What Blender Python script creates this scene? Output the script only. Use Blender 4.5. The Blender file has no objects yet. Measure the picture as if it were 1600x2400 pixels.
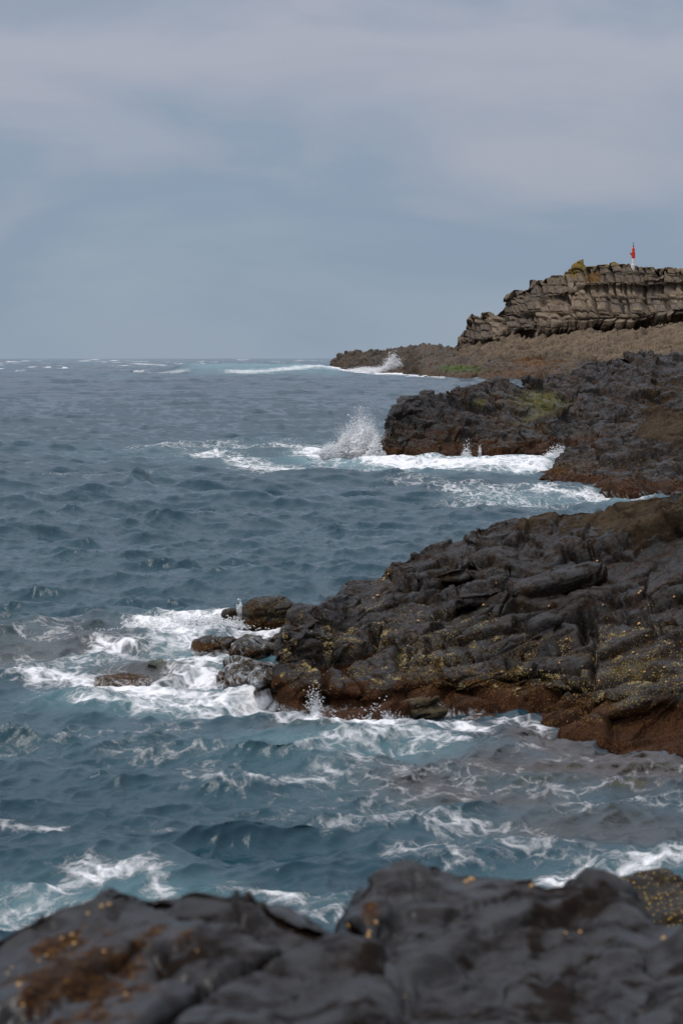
import bpy, math, random
import numpy as np
rng = np.random.default_rng(7)
random.seed(7)
SC = bpy.context.scene
COL = SC.collection

# ------------------------------------------------------------------ camera
CAM_H = 5.0          # eye height above mean sea level, metres
F = 4667.0           # focal length in photograph pixels (70 mm on a 24x36 frame held upright)
HZ = 838.0           # row of the horizon in the photograph
cam_d = bpy.data.cameras.new('camera')
cam = bpy.data.objects.new('camera', cam_d); COL.objects.link(cam)
cam_d.sensor_fit = 'VERTICAL'; cam_d.sensor_height = 36.0; cam_d.sensor_width = 24.0; cam_d.lens = 70.0
cam_d.shift_y = -(1200.0 - HZ) / 2400.0
cam.location = (0, 0, CAM_H); cam.rotation_euler = (math.radians(90), 0, 0)
cam_d.clip_start = 0.1; cam_d.clip_end = 40000
cam_d.dof.use_dof = True; cam_d.dof.focus_distance = 110.0; cam_d.dof.aperture_fstop = 3.6
SC.camera = cam

# ------------------------------------------------------------------ sky, sun, exposure
SUN_EL, SUN_AZ = math.radians(60), math.radians(-98)   # azimuth from +Y towards +X: light comes from the upper left
world = bpy.data.worlds.new('World'); SC.world = world; world.use_nodes = True
def build_world():
    nt = world.node_tree; N = nt.nodes; L = nt.links
    N.clear()
    out = N.new('ShaderNodeOutputWorld'); bg = N.new('ShaderNodeBackground'); bg.inputs[1].default_value = 0.1
    L.new(bg.outputs[0], out.inputs[0])
    sky = N.new('ShaderNodeTexSky'); sky.sky_type = 'NISHITA'; sky.sun_disc = False
    sky.sun_elevation = SUN_EL; sky.sun_rotation = SUN_AZ; sky.altitude = 0; sky.dust_density = 2.0
    tc = N.new('ShaderNodeTexCoord'); sep = N.new('ShaderNodeSeparateXYZ'); L.new(tc.outputs['Generated'], sep.inputs[0])
    # streaky, broad cloud noise in direction space (flattened towards the horizon)
    mp = N.new('ShaderNodeMapping'); mp.inputs['Scale'].default_value = (5.5, 5.5, 17.0); mp.inputs['Location'].default_value = (0.35, 0.0, 1.9)
    L.new(tc.outputs['Generated'], mp.inputs[0])
    n1 = N.new('ShaderNodeTexNoise'); n1.inputs['Scale'].default_value = 1.0; n1.inputs['Detail'].default_value = 7; n1.inputs['Roughness'].default_value = 0.50
    n1.inputs['Distortion'].default_value = 0.3
    L.new(mp.outputs[0], n1.inputs['Vector'])
    # height warped by the noise, so that the band edges wander
    m1 = N.new('ShaderNodeMath'); m1.operation = 'MULTIPLY_ADD'; m1.inputs[1].default_value = 0.21
    L.new(n1.outputs[0], m1.inputs[0]); L.new(sep.outputs[2], m1.inputs[2])
    m1b = N.new('ShaderNodeMath'); m1b.operation = 'MULTIPLY_ADD'; m1b.inputs[1].default_value = 0.05
    L.new(sep.outputs[0], m1b.inputs[0]); L.new(m1.outputs[0], m1b.inputs[2])
    m2 = N.new('ShaderNodeMath'); m2.operation = 'SUBTRACT'; m2.inputs[1].default_value = 0.105; L.new(m1b.outputs[0], m2.inputs[0])
    m3 = N.new('ShaderNodeMath'); m3.operation = 'MULTIPLY'; m3.inputs[1].default_value = 2.0; L.new(m2.outputs[0], m3.inputs[0])
    ramp = N.new('ShaderNodeValToRGB'); cr = ramp.color_ramp; cr.interpolation = 'B_SPLINE'
    stops = SKY_STOPS
    while len(cr.elements) < len(stops): cr.elements.new(0.5)
    for e, (p, c) in zip(cr.elements, stops): e.position = p; e.color = (*c, 1)
    L.new(m3.outputs[0], ramp.inputs[0])
    # brighter towards the zenith, as under any overcast
    mr = N.new('ShaderNodeMapRange'); mr.inputs[1].default_value = 0.25; mr.inputs[2].default_value = .95; mr.inputs[3].default_value = 9.7; mr.inputs[4].default_value = 26.0
    L.new(sep.outputs[2], mr.inputs[0])
    sc_ = N.new('ShaderNodeVectorMath'); sc_.operation = 'SCALE'; L.new(ramp.outputs[0], sc_.inputs[0]); L.new(mr.outputs[0], sc_.inputs['Scale'])
    mix = N.new('ShaderNodeMix'); mix.data_type = 'RGBA'; mix.inputs[0].default_value = 0.93
    L.new(sky.outputs[0], mix.inputs[6]); L.new(sc_.outputs[0], mix.inputs[7])
    L.new(mix.outputs[2], bg.inputs[0])
def lin(r, g, b):
    f = lambda c: (c / 255 / 12.92) if c <= 10 else ((c / 255 + 0.055) / 1.055) ** 2.4
    return (f(r), f(g), f(b))
# height above the horizon (x2) -> cloud colour
SKY_STOPS = [(0.0, lin(143, 157, 172)), (0.06, lin(137, 153, 170)), (0.12, lin(126, 144, 166)), (0.17, lin(137, 151, 169)),
             (0.25, lin(160, 163, 176)), (0.31, lin(164, 167, 180)), (0.38, lin(130, 146, 165)), (0.55, lin(150, 158, 172)), (1.0, lin(168, 172, 182))]
build_world()
sun_d = bpy.data.lights.new('sun', 'SUN'); sun_d.energy = 1.5; sun_d.angle = math.radians(34); sun_d.color = (1.0, 0.955, 0.89)
sun = bpy.data.objects.new('sun', sun_d); COL.objects.link(sun); sun.location = (-40, 20, 60)
sun.rotation_euler = (math.radians(90) - SUN_EL, 0, math.pi - SUN_AZ)
SC.view_settings.view_transform = 'Standard'; SC.view_settings.look = 'None'
SC.view_settings.exposure = 0.22; SC.view_settings.gamma = 1.0; SC.view_settings.use_curve_mapping = False
SC.render.engine = 'CYCLES'
SC.cycles.max_bounces = 8; SC.cycles.diffuse_bounces = 5; SC.cycles.transparent_max_bounces = 8; SC.cycles.caustics_reflective = False; SC.cycles.caustics_refractive = False

# ------------------------------------------------------------------ helpers
def tag(o, label=None, cat=None, group=None, kind=None):
    if label: o['label'] = label
    if cat: o['category'] = cat
    if group: o['group'] = group
    if kind: o['kind'] = kind
    return o
def W(px, py, D):
    px, py, D = np.broadcast_arrays(np.asarray(px, float), np.asarray(py, float), np.asarray(D, float))
    return np.stack([(px - 800) / F * D, D, CAM_H - (py - HZ) / F * D], -1)
def seaD(py): return CAM_H * F / (np.asarray(py, float) - HZ)
def smooth(a, b, x):
    t = np.clip((x - a) / (b - a), 0, 1); return t * t * (3 - 2 * t)
def _hash(ix, iy, iz, s):
    n = ix.astype(np.uint32) * np.uint32(374761393) + iy.astype(np.uint32) * np.uint32(668265263) + iz.astype(np.uint32) * np.uint32(2246822519) + np.uint32((s * 3266489917) & 0xffffffff)
    n = (n ^ (n >> np.uint32(13))) * np.uint32(1274126177)
    n = (n ^ (n >> np.uint32(15))) * np.uint32(2654435761)
    return n ^ (n >> np.uint32(16))
_G = rng.normal(size=(256, 3)).astype(np.float32); _G /= np.linalg.norm(_G, axis=1)[:, None]
def perlin(p, s=0):
    p = np.asarray(p, np.float32); i = np.floor(p).astype(np.int32); f = p - i
    u = f * f * f * (f * (f * 6 - 15) + 10)
    r = 0
    for dx in (0, 1):
        wx = u[:, 0] if dx else 1 - u[:, 0]
        for dy in (0, 1):
            wy = wx * (u[:, 1] if dy else 1 - u[:, 1])
            for dz in (0, 1):
                w = wy * (u[:, 2] if dz else 1 - u[:, 2])
                g = _G[_hash(i[:, 0] + dx, i[:, 1] + dy, i[:, 2] + dz, s) & np.uint32(255)]
                r = r + w * (g[:, 0] * (f[:, 0] - dx) + g[:, 1] * (f[:, 1] - dy) + g[:, 2] * (f[:, 2] - dz))
    return r * 1.4
def fbm(p, o=4, s=0, gain=0.5, ridged=False):
    p = np.asarray(p, np.float32); a, r, t = 1.0, 0, 0
    for k in range(o):
        n = perlin(p, s + k)
        if ridged: n = 1 - 2 * np.abs(n)
        r = r + a * n; t += a; a *= gain; p = p * 2.03 + 11.7
    return r / t
def voronoi(p, s=0, box=False):
    """distance to the border between the nearest two cells, a random number for the nearest cell, and a tilt: the offset from its centre along a random direction of its own"""
    p = np.asarray(p, np.float32); i = np.floor(p).astype(np.int32); f = p - i
    n = len(p); F1 = np.full(n, 9, np.float32); F2 = np.full(n, 9, np.float32); cid = np.zeros(n, np.uint32); OX = np.zeros((n, 3), np.float32)
    for dx in (-1, 0, 1):
        for dy in (-1, 0, 1):
            for dz in (-1, 0, 1):
                h = _hash(i[:, 0] + dx, i[:, 1] + dy, i[:, 2] + dz, s)
                ax = dx + .12 + .76 * (h & np.uint32(1023)).astype(np.float32) / 1023 - f[:, 0]
                ay = dy + .12 + .76 * ((h >> np.uint32(10)) & np.uint32(1023)).astype(np.float32) / 1023 - f[:, 1]
                az = dz + .12 + .76 * ((h >> np.uint32(20)) & np.uint32(1023)).astype(np.float32) / 1023 - f[:, 2]
                if box: d = (ax ** 4 + ay ** 4 + az ** 4) ** .25
                else: d = np.sqrt(ax * ax + ay * ay + az * az)
                m = d < F1; OX[m, 0] = ax[m]; OX[m, 1] = ay[m]; OX[m, 2] = az[m]
                F2 = np.where(m, F1, np.minimum(F2, d)); cid = np.where(m, h, cid); F1 = np.where(m, d, F1)
    rnd = (_hash(cid.astype(np.int32), cid.astype(np.int32), cid.astype(np.int32), 5) & np.uint32(65535)).astype(np.float32) / 65535
    g = _G[cid & np.uint32(255)]
    return F2 - F1, rnd, (g * OX).sum(-1)
def link(name, me, mat, parent=None):
    o = bpy.data.objects.new(name, me); COL.objects.link(o)
    if mat: me.materials.append(mat)
    if parent: o.parent = parent
    return o
def mesh_np(name, co, quads, attrs=None, smooth_sh=True, tris=False):
    me = bpy.data.meshes.new(name)
    k = 3 if tris else 4
    co = np.ascontiguousarray(co, np.float32).reshape(-1, 3); quads = np.ascontiguousarray(quads, np.int32).reshape(-1, k)
    me.vertices.add(len(co)); me.vertices.foreach_set('co', co.ravel())
    me.loops.add(quads.size); me.loops.foreach_set('vertex_index', quads.ravel())
    me.polygons.add(len(quads)); me.polygons.foreach_set('loop_start', np.arange(0, quads.size, k, dtype=np.int32))
    me.update(calc_edges=True)
    if smooth_sh: me.polygons.foreach_set('use_smooth', np.ones(len(quads), bool))
    for nm, v in (attrs or {}).items():
        v = np.ascontiguousarray(v, np.float32)
        if v.ndim == 1 or v.shape[-1] == 1:
            a = me.attributes.new(nm, 'FLOAT', 'POINT'); a.data.foreach_set('value', v.ravel())
        else:
            a = me.attributes.new(nm, 'FLOAT_VECTOR', 'POINT'); a.data.foreach_set('vector', v.reshape(-1, 3).ravel())
    return me
def grid_quads(nr, nc, wrap=False):
    r, c = np.meshgrid(np.arange(nr - 1), np.arange(nc if wrap else nc - 1), indexing='ij')
    c2 = (c + 1) % nc
    return np.stack([r * nc + c, r * nc + c2, (r + 1) * nc + c2, (r + 1) * nc + c], -1).reshape(-1, 4)
def grid_normals(P):
    a = np.gradient(P, axis=0); b = np.gradient(P, axis=1)
    n = np.cross(b, a); return n / (np.linalg.norm(n, axis=-1, keepdims=True) + 1e-9)
def proj(P): return 800 + F * P[..., 0] / P[..., 1], HZ + F * (CAM_H - P[..., 2]) / P[..., 1]
def blob(px, py, cx, cy, rx, ry, a=0.0):
    """soft patch centred where the photograph shows it on this surface, 0..1"""
    ca, sa = math.cos(math.radians(a)), math.sin(math.radians(a))
    u = ((px - cx) * ca - (py - cy) * sa) / rx; v = ((px - cx) * sa + (py - cy) * ca) / ry
    return np.exp(-(u * u + v * v))

# ------------------------------------------------------------------ node helper
class NT:
    def __init__(s, name):
        s.m = bpy.data.materials.new(name); s.m.use_nodes = True; s.t = s.m.node_tree; s.t.nodes.clear()
        s.out = s.t.nodes.new('ShaderNodeOutputMaterial')
    def n(s, typ, ins=None, **kw):
        nd = s.t.nodes.new('ShaderNode' + typ)
        for k, v in kw.items(): setattr(nd, k, v)
        for k, v in (ins or {}).items():
            if hasattr(v, 'is_output'): s.t.links.new(v, nd.inputs[k])
            else: nd.inputs[k].default_value = v
        return nd
    def math(s, op, a, b=0.0, c=None, clamp=False):
        d = {0: a, 1: b}
        if c is not None: d[2] = c
        return s.n('Math', d, operation=op, use_clamp=clamp).outputs[0]
    def sstep(s, x, a, b, lo=0.0, hi=1.0):
        return s.n('MapRange', {0: x, 1: a, 2: b, 3: lo, 4: hi}, interpolation_type='SMOOTHSTEP').outputs[0]
    def mixc(s, f, a, b):
        c = lambda v: (*v, 1) if isinstance(v, tuple) and len(v) == 3 else v
        return s.n('Mix', {0: f, 6: c(a), 7: c(b)}, data_type='RGBA').outputs[2]
    def noise(s, vec, scale, detail=4, rough=.55, dist=0.0):
        return s.n('TexNoise', {'Vector': vec, 'Scale': scale, 'Detail': detail, 'Roughness': rough, 'Distortion': dist}).outputs[0]
    def attr(s, name): return s.n('Attribute', attribute_name=name)

def rock_material(name, base_a, base_b, dry, scale, rough=(.28, .6), algae=(.035, .009, .006), moss=(.05, .06, .008), lichen=(.30, .17, .03), bump=.5, rust=(.026, .0115, .0052), wet_spec=.16):
    """scale: metres per unit of the fine pattern. Attributes on the mesh: tint = (red algae, green moss, yellow barnacles or lichen); dry; white (running foam)"""
    t = NT(name)
    pos = t.n('NewGeometry').outputs['Position']
    v = t.n('VectorMath', {0: pos, 'Scale': 1.0 / scale}, operation='SCALE').outputs[0]
    n1 = t.noise(v, 1.1, 6, .62); n2 = t.noise(v, 4.5, 5, .65); n3 = t.noise(v, 17, 4, .7)
    tint = t.n('SeparateXYZ', {0: t.attr('tint').outputs['Vector']})
    dr = t.attr('dry').outputs['Fac']; wh = t.attr('white').outputs['Fac']
    col = t.mixc(t.sstep(n1, .35, .65), base_a, base_b)
    col = t.mixc(t.math('MULTIPLY', t.sstep(n2, .45, .68), .5), col, tuple(c * .45 for c in base_a))
    nr = t.noise(v, .55, 4, .6, .5)
    col = t.mixc(t.math('MULTIPLY', t.sstep(nr, .48, .62), .55), col, rust)
    drm = t.sstep(t.math('ADD', dr, t.math('MULTIPLY', t.math('SUBTRACT', n1, .5), .8)), .25, .75)
    dcol = t.mixc(t.sstep(n2, .35, .7), dry, tuple(c * .55 for c in dry))
    dcol = t.mixc(t.math('MULTIPLY', t.sstep(n3, .5, .75), .5), dcol, tuple(min(c * 1.5, .6) for c in dry))
    col = t.mixc(drm, col, dcol)
    am = t.sstep(t.math('ADD', tint.outputs[0], t.math('MULTIPLY', t.math('SUBTRACT', n2, .5), 1.5)), .35, .65)
    acol = t.mixc(t.sstep(n3, .42, .68), tuple(c * .55 for c in algae), (algae[0] * 3.2, algae[1] * 4.5, algae[2] * 3.6))
    acol = t.mixc(t.math('MULTIPLY', t.sstep(n1, .45, .62), .6), acol, tuple(c * .8 for c in base_b))
    col = t.mixc(am, col, acol)
    mm = t.sstep(t.math('ADD', tint.outputs[1], t.math('MULTIPLY', t.math('SUBTRACT', t.math('ADD', t.math('MULTIPLY', n2, .6), t.math('MULTIPLY', n3, .4)), .5), 3.0)), .45, .7)
    mcol = t.mixc(t.sstep(n3, .4, .65), moss, tuple(c * 2.2 for c in moss))
    col = t.mixc(mm, col, mcol)
    vor = t.n('TexVoronoi', {'Vector': v, 'Scale': 13.0}, feature='F1')
    spot = t.sstep(vor.outputs['Distance'], .22, .38, 1.0, 0.0)
    sel = t.sstep(t.math('ADD', t.n('SeparateColor', {0: vor.outputs['Color']}).outputs[0], t.math('SUBTRACT', t.math('MULTIPLY', tint.outputs[2], t.math('ADD', n2, .45)), .98)), .0, .06)
    lm = t.math('MULTIPLY', spot, sel)
    lcol = t.mixc(t.n('SeparateColor', {0: vor.outputs['Color']}).outputs[1], lichen, tuple(min(.7, c * 1.5) for c in lichen))
    col = t.mixc(lm, col, lcol)
    # foam running down the rock: streaks that follow the fall of the surface
    sv = t.n('VectorMath', {0: t.n('VectorRotate', {'Vector': v, 'Axis': (0, 1, 0), 'Angle': .6}, rotation_type='AXIS_ANGLE').outputs[0], 1: (1.0, 1.0, .38)}, operation='MULTIPLY').outputs[0]
    sn = t.noise(sv, 2.3, 6, .62, 2.2)
    wm = t.sstep(t.math('ADD', sn, t.math('MULTIPLY', wh, .62)), .74, 1.12)
    wm = t.math('MULTIPLY', wm, t.sstep(wh, .02, .2))
    col = t.mixc(wm, col, (.62, .64, .66))
    r = t.sstep(t.math('ADD', t.math('ADD', t.math('MULTIPLY', n1, .6), t.math('MULTIPLY', n2, .4)), t.math('MULTIPLY', drm, .3)), .40, .66, rough[0], rough[1])
    r = t.math('MAXIMUM', r, t.math('MULTIPLY', wm, .7))
    r = t.math('MAXIMUM', r, t.math('MULTIPLY', am, .45))
    h = t.math('ADD', t.math('MULTIPLY', n2, 1.0), t.math('ADD', t.math('MULTIPLY', n3, t.math('ADD', .35, t.math('MULTIPLY', am, .5))), t.math('MULTIPLY', lm, .35)))
    h = t.math('ADD', h, t.math('MULTIPLY', t.noise(v, 42, 3, .7), .25))
    b = t.n('Bump', {'Strength': bump, 'Distance': scale * .13, 'Height': h})
    bs = t.n('BsdfPrincipled', {'Base Color': col, 'Roughness': r, 'Normal': b.outputs[0], 'Specular IOR Level': t.sstep(r, rough[0], rough[1], wet_spec * 1.6, wet_spec * .10)})
    t.t.links.new(bs.outputs[0], t.out.inputs[0])
    return t.m

# ------------------------------------------------------------------ water material
def sea_material():
    t = NT('sea_water')
    pos = t.n('NewGeometry').outputs['Position']
    flat = t.n('VectorMath', {0: pos, 1: (1, 1, 0)}, operation='MULTIPLY').outputs[0]
    fo = t.attr('foam').outputs['Fac']; aer = t.attr('aerated').outputs['Fac']; sh = t.attr('shallow').outputs['Fac']
    # lacy foam: warped cell borders at two sizes plus clotted noise
    wn = t.n('TexNoise', {'Vector': flat, 'Scale': 1.3, 'Detail': 4})
    wv = t.n('VectorMath', {0: t.n('VectorMath', {0: wn.outputs['Color'], 1: (.5, .5, .5)}, operation='SUBTRACT').outputs[0], 'Scale': .9}, operation='SCALE').outputs[0]
    warped = t.n('VectorMath', {0: flat, 1: wv}, operation='ADD').outputs[0]
    e1 = t.n('TexVoronoi', {'Vector': warped, 'Scale': 1.7}, feature='DISTANCE_TO_EDGE').outputs['Distance']
    e2 = t.n('TexVoronoi', {'Vector': warped, 'Scale': 5.2}, feature='DISTANCE_TO_EDGE').outputs['Distance']
    l1 = t.sstep(e1, .0, .22, 1.0, 0.0); l2 = t.sstep(e2, .0, .28, 1.0, 0.0)
    nz = t.noise(warped, 3.4, 6, .68)
    nzb = t.noise(flat, .8, 3, .5)
    nf = t.noise(warped, 13.0, 5, .7)
    pat = t.math('ADD', t.math('MULTIPLY', l1, .24), t.math('MULTIPLY', l2, .20))
    pat = t.math('ADD', pat, t.math('MULTIPLY', nz, .55))
    pat = t.math('ADD', pat, t.math('MULTIPLY', t.math('SUBTRACT', nf, .5), .60))
    pat = t.math('ADD', pat, t.math('MULTIPLY', t.math('SUBTRACT', t.noise(flat, 36.0, 3, .7), .5), .35))
    pat = t.math('ADD', pat, t.math('MULTIPLY', t.math('SUBTRACT', nzb, .5), .55))
    fo2 = t.math('ADD', t.math('MULTIPLY', fo, .84), t.sstep(fo, .02, .25, 0.0, .13))
    fm = t.sstep(t.math('ADD', pat, fo2), .82, 1.48)
    fm = t.math('MULTIPLY', fm, t.sstep(fo, .03, .2))
    deep = t.mixc(t.noise(flat, .05, 3), (.0030, .029, .045), (.0050, .039, .057))
    col = t.mixc(aer, deep, (.15, .29, .31))
    col = t.mixc(t.math('MULTIPLY', sh, .75, None, True), col, (.070, .046, .035))
    colf = t.mixc(fm, col, (.78, .77, .77))
    rp = t.attr('ripple').outputs['Fac']
    b1 = t.noise(flat, 5.0, 5, .6, .5); b2 = t.noise(flat, 1.1, 4, .6, .4); b3 = t.noise(flat, 17.0, 3, .6)
    hh = t.math('ADD', t.math('MULTIPLY', b1, .024), t.math('MULTIPLY', b3, .006))
    hh = t.math('ADD', hh, t.math('MULTIPLY', t.math('MULTIPLY', b2, rp), .34))
    b = t.n('Bump', {'Strength': 1.0, 'Distance': 1.0, 'Height': t.math('ADD', hh, t.math('MULTIPLY', fm, .035))})
    rough = t.math('ADD', t.math('MULTIPLY', fm, .7), t.math('ADD', .06, t.math('MULTIPLY', aer, .1)))
    bs = t.n('BsdfPrincipled', {'Base Color': colf, 'Roughness': rough, 'IOR': 1.34, 'Normal': b.outputs[0]})
    tr = t.n('BsdfTransparent', {'Color': (.78, .82, .72, 1)})
    fr = t.n('Fresnel', {'IOR': 1.333, 'Normal': b.outputs[0]}).outputs[0]
    k = t.math('MULTIPLY', t.math('MULTIPLY', sh, t.math('SUBTRACT', 1.0, fm)), t.math('SUBTRACT', 1.0, fr))
    mx = t.n('MixShader', {0: t.math('MULTIPLY', k, 1.0, None, True), 1: bs.outputs[0], 2: tr.outputs[0]})
    t.t.links.new(mx.outputs[0], t.out.inputs[0])
    return t.m

# ------------------------------------------------------------------ the sea
def ocean_tile(size, N, lmin, lmax, hs, wind, spread, seed):
    r = np.random.default_rng(seed)
    k1 = np.fft.fftfreq(N, size / N) * 2 * np.pi
    kx, ky = np.meshgrid(k1, k1, indexing='xy'); k = np.hypot(kx, ky); k[0, 0] = 1e-6
    lam = 2 * np.pi / k
    amp = k ** -1.8
    c = (kx * wind[0] + ky * wind[1]) / k
    amp *= np.where(c > 0, c ** spread, .12 * np.abs(c) ** spread) + .03
    amp *= smooth(lmin * .8, lmin * 1.2, lam) * (1 - smooth(lmax * .8, lmax * 1.25, lam))
    h = amp * (r.normal(size=k.shape) + 1j * r.normal(size=k.shape)); h[0, 0] = 0
    z = np.fft.ifft2(h); s = hs / 4 / z.real.std(); h *= s
    z = np.fft.ifft2(h).real
    dx = np.fft.ifft2(1j * kx / k * h).real; dy = np.fft.ifft2(1j * ky / k * h).real
    return size, N, np.stack([dx, dy, z], -1).astype(np.float32)
def tile_sample(tile, x, y, rot=0.0):
    size, N, A = tile
    c, s = math.cos(rot), math.sin(rot)
    u = ((x * c + y * s) / size * N); v = ((-x * s + y * c) / size * N)
    iu = np.floor(u).astype(np.int64); iv = np.floor(v).astype(np.int64); fu = (u - iu)[..., None]; fv = (v - iv)[..., None]
    a = A[iv % N, iu % N] * (1 - fu) * (1 - fv) + A[iv % N, (iu + 1) % N] * fu * (1 - fv) + A[(iv + 1) % N, iu % N] * (1 - fu) * fv + A[(iv + 1) % N, (iu + 1) % N] * fu * fv
    dx = a[..., 0] * c - a[..., 1] * s; dy = a[..., 0] * s + a[..., 1] * c
    return dx, dy, a[..., 2]
def stroke(px, py, pts, wx, wy, val):
    """soft trace along a polyline on the water, fading over wx / wy"""
    P = np.array(pts, float); best = np.full(px.shape, 1e9)
    x0, x1 = P[:, 0].min() - 2.4 * wx, P[:, 0].max() + 2.4 * wx; y0, y1 = P[:, 1].min() - 2.4 * wy, P[:, 1].max() + 2.4 * wy
    m = (px > x0) & (px < x1) & (py > y0) & (py < y1)
    X = px[m] / wx; Y = py[m] / wy; b = np.full(X.shape, 1e9)
    for a, c in zip(P[:-1], P[1:]):
        ax, ay, bx, by = a[0] / wx, a[1] / wy, c[0] / wx, c[1] / wy
        dx, dy = bx - ax, by - ay; L = dx * dx + dy * dy + 1e-9
        t = np.clip(((X - ax) * dx + (Y - ay) * dy) / L, 0, 1)
        b = np.minimum(b, (X - ax - t * dx) ** 2 + (Y - ay - t * dy) ** 2)
    out = np.zeros(px.shape); out[m] = val * np.exp(-b); return out
# strokes: (points, wx, wy, strength) where the photograph shows white water
FOAM = [
    ([(60, 1575), (200, 1600), (380, 1625), (520, 1640), (655, 1650)], 70, 24, .92),
    ([(200, 1640), (420, 1655), (640, 1665), (760, 1690)], 70, 20, .70),
    ([(330, 1478), (430, 1472), (520, 1468)], 50, 14, .95),
    ([(420, 1500), (520, 1520), (440, 1560), (560, 1620)], 70, 34, .80),
    ([(230, 1515), (330, 1500), (420, 1490)], 60, 18, .68), ([(60, 1545), (160, 1560), (300, 1550)], 90, 26, .46),
    ([(380, 1540), (400, 1590), (500, 1610)], 50, 20, .60),
    ([(150, 1600), (170, 1570), (210, 1545)], 25, 9, .55),
    ([(0, 1500), (120, 1500), (200, 1480)], 90, 10, .34),
    ([(0, 1570), (60, 1590)], 40, 10, .50),
    ([(560, 1490), (640, 1495), (690, 1480)], 30, 14, .80),
    ([(660, 1690), (800, 1712), (900, 1720), (1050, 1705), (1130, 1712)], 50, 14, .78),
    ([(760, 1750), (900, 1735), (1080, 1738)], 80, 22, .55),
    ([(640, 1790), (760, 1770), (860, 1760)], 60, 14, .55),
    ([(620, 1850), (760, 1830), (900, 1790)], 80, 18, .42),
    ([(1140, 1710), (1230, 1690), (1290, 1715)], 40, 14, .58),
    ([(1200, 1760), (1300, 1770), (1420, 1800), (1600, 1800)], 60, 18, .30),
    ([(1250, 1860), (1420, 1850), (1600, 1830)], 90, 26, .30),
    ([(1350, 1900), (1500, 1890), (1600, 1900)], 80, 20, .38),
    ([(820, 1950), (950, 1930), (1100, 1940), (1250, 1960)], 110, 26, .44),
    ([(980, 2000), (1150, 1995), (1300, 2000)], 110, 26, .50),
    ([(1200, 2060), (1350, 2040), (1500, 2030), (1600, 2025)], 90, 24, .66),
    ([(1300, 2100), (1600, 2080)], 100, 26, .50),
    ([(100, 2130), (180, 2085), (250, 2065), (360, 2060), (380, 2090)], 55, 20, .62),
    ([(0, 2140), (120, 2110)], 80, 26, .50), ([(0, 2190), (150, 2160), (300, 2150)], 120, 30, .50),
    ([(0, 1930), (120, 1940), (160, 1970)], 60, 10, .46),
    ([(560, 2090), (650, 2100), (800, 2115)], 70, 20, .55), ([(700, 2150), (830, 2130)], 80, 22, .50),
    ([(400, 1960), (600, 1930), (700, 1900)], 140, 40, .22),
    ([(900, 1850), (1150, 1850)], 220, 60, .30), ([(350, 1780), (700, 1880)], 200, 60, .24),
    ([(0, 1745), (200, 1720), (400, 1700)], 120, 14, .26),
    # second headland
    ([(740, 1062), (800, 1075), (880, 1090), (1000, 1098), (1130, 1100), (1270, 1098)], 40, 9, 1.0),
    ([(480, 1062), (560, 1080), (640, 1102), (760, 1105), (900, 1108)], 70, 9, .66),
    ([(680, 1050), (740, 1060), (780, 1085)], 60, 14, .62),
    ([(330, 1050), (400, 1047), (520, 1045), (640, 1052)], 60, 5, .45),
    ([(1130, 1090), (1200, 1082), (1260, 1078), (1300, 1070)], 40, 9, .85),
    ([(980, 1125), (1060, 1150), (1180, 1165), (1330, 1180)], 70, 12, .46),
    ([(1080, 1140), (1250, 1150), (1400, 1160)], 80, 12, .48),
    ([(1290, 1150), (1400, 1155), (1490, 1165)], 50, 8, .80),
    ([(1100, 1175), (1300, 1180)], 100, 10, .44),
    ([(0, 1160), (130, 1165)], 60, 5, .24), ([(130, 1125), (340, 1120)], 50, 4, .34),
    ([(0, 1475), (110, 1462), (230, 1455)], 60, 7, .42), ([(90, 1450), (250, 1455)], 60, 5, .38),
    # far surf
    ([(760, 868), (830, 872), (900, 876), (945, 876)], 20, 2.2, 1.1),
    ([(560, 877), (640, 876), (760, 873)], 40, 1.6, .72), ([(480, 869), (560, 866), (690, 867)], 50, .8, .45),
    ([(940, 879), (1000, 884), (1035, 886)], 20, 1.6, .85),
    ([(310, 853), (380, 857)], 20, 1.0, .75), ([(145, 865), (155, 863)], 8, 1.2, .95), ([(395, 849), (410, 849)], 12, .8, .7),
    ([(340, 875), (420, 877)], 30, 1.2, .55), ([(195, 846), (205, 846)], 10, .8, .9), ([(265, 846), (275, 845)], 10, .8, .8),
    ([(20, 848), (40, 849)], 14, .8, .8), ([(60, 846), (66, 846)], 8, .8, .7), ([(215, 843), (230, 843)], 8, .8, .8), ([(560, 843), (575, 843)], 10, .7, .8),
    ([(470, 848), (480, 847)], 8, .8, .6), ([(640, 848), (650, 848)], 10, .8, .6),
]
for _ in range(70):
    _x, _y, _l = rng.uniform(-40, 1050), 842.5 + 36 * rng.beta(1, 2.6), rng.uniform(2, 16)
    FOAM.append(([(_x, _y), (_x + _l, _y + rng.uniform(-.4, .4))], rng.uniform(4, 10), .35 + (_y - 841) * .035, rng.uniform(.45, .85)))
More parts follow.
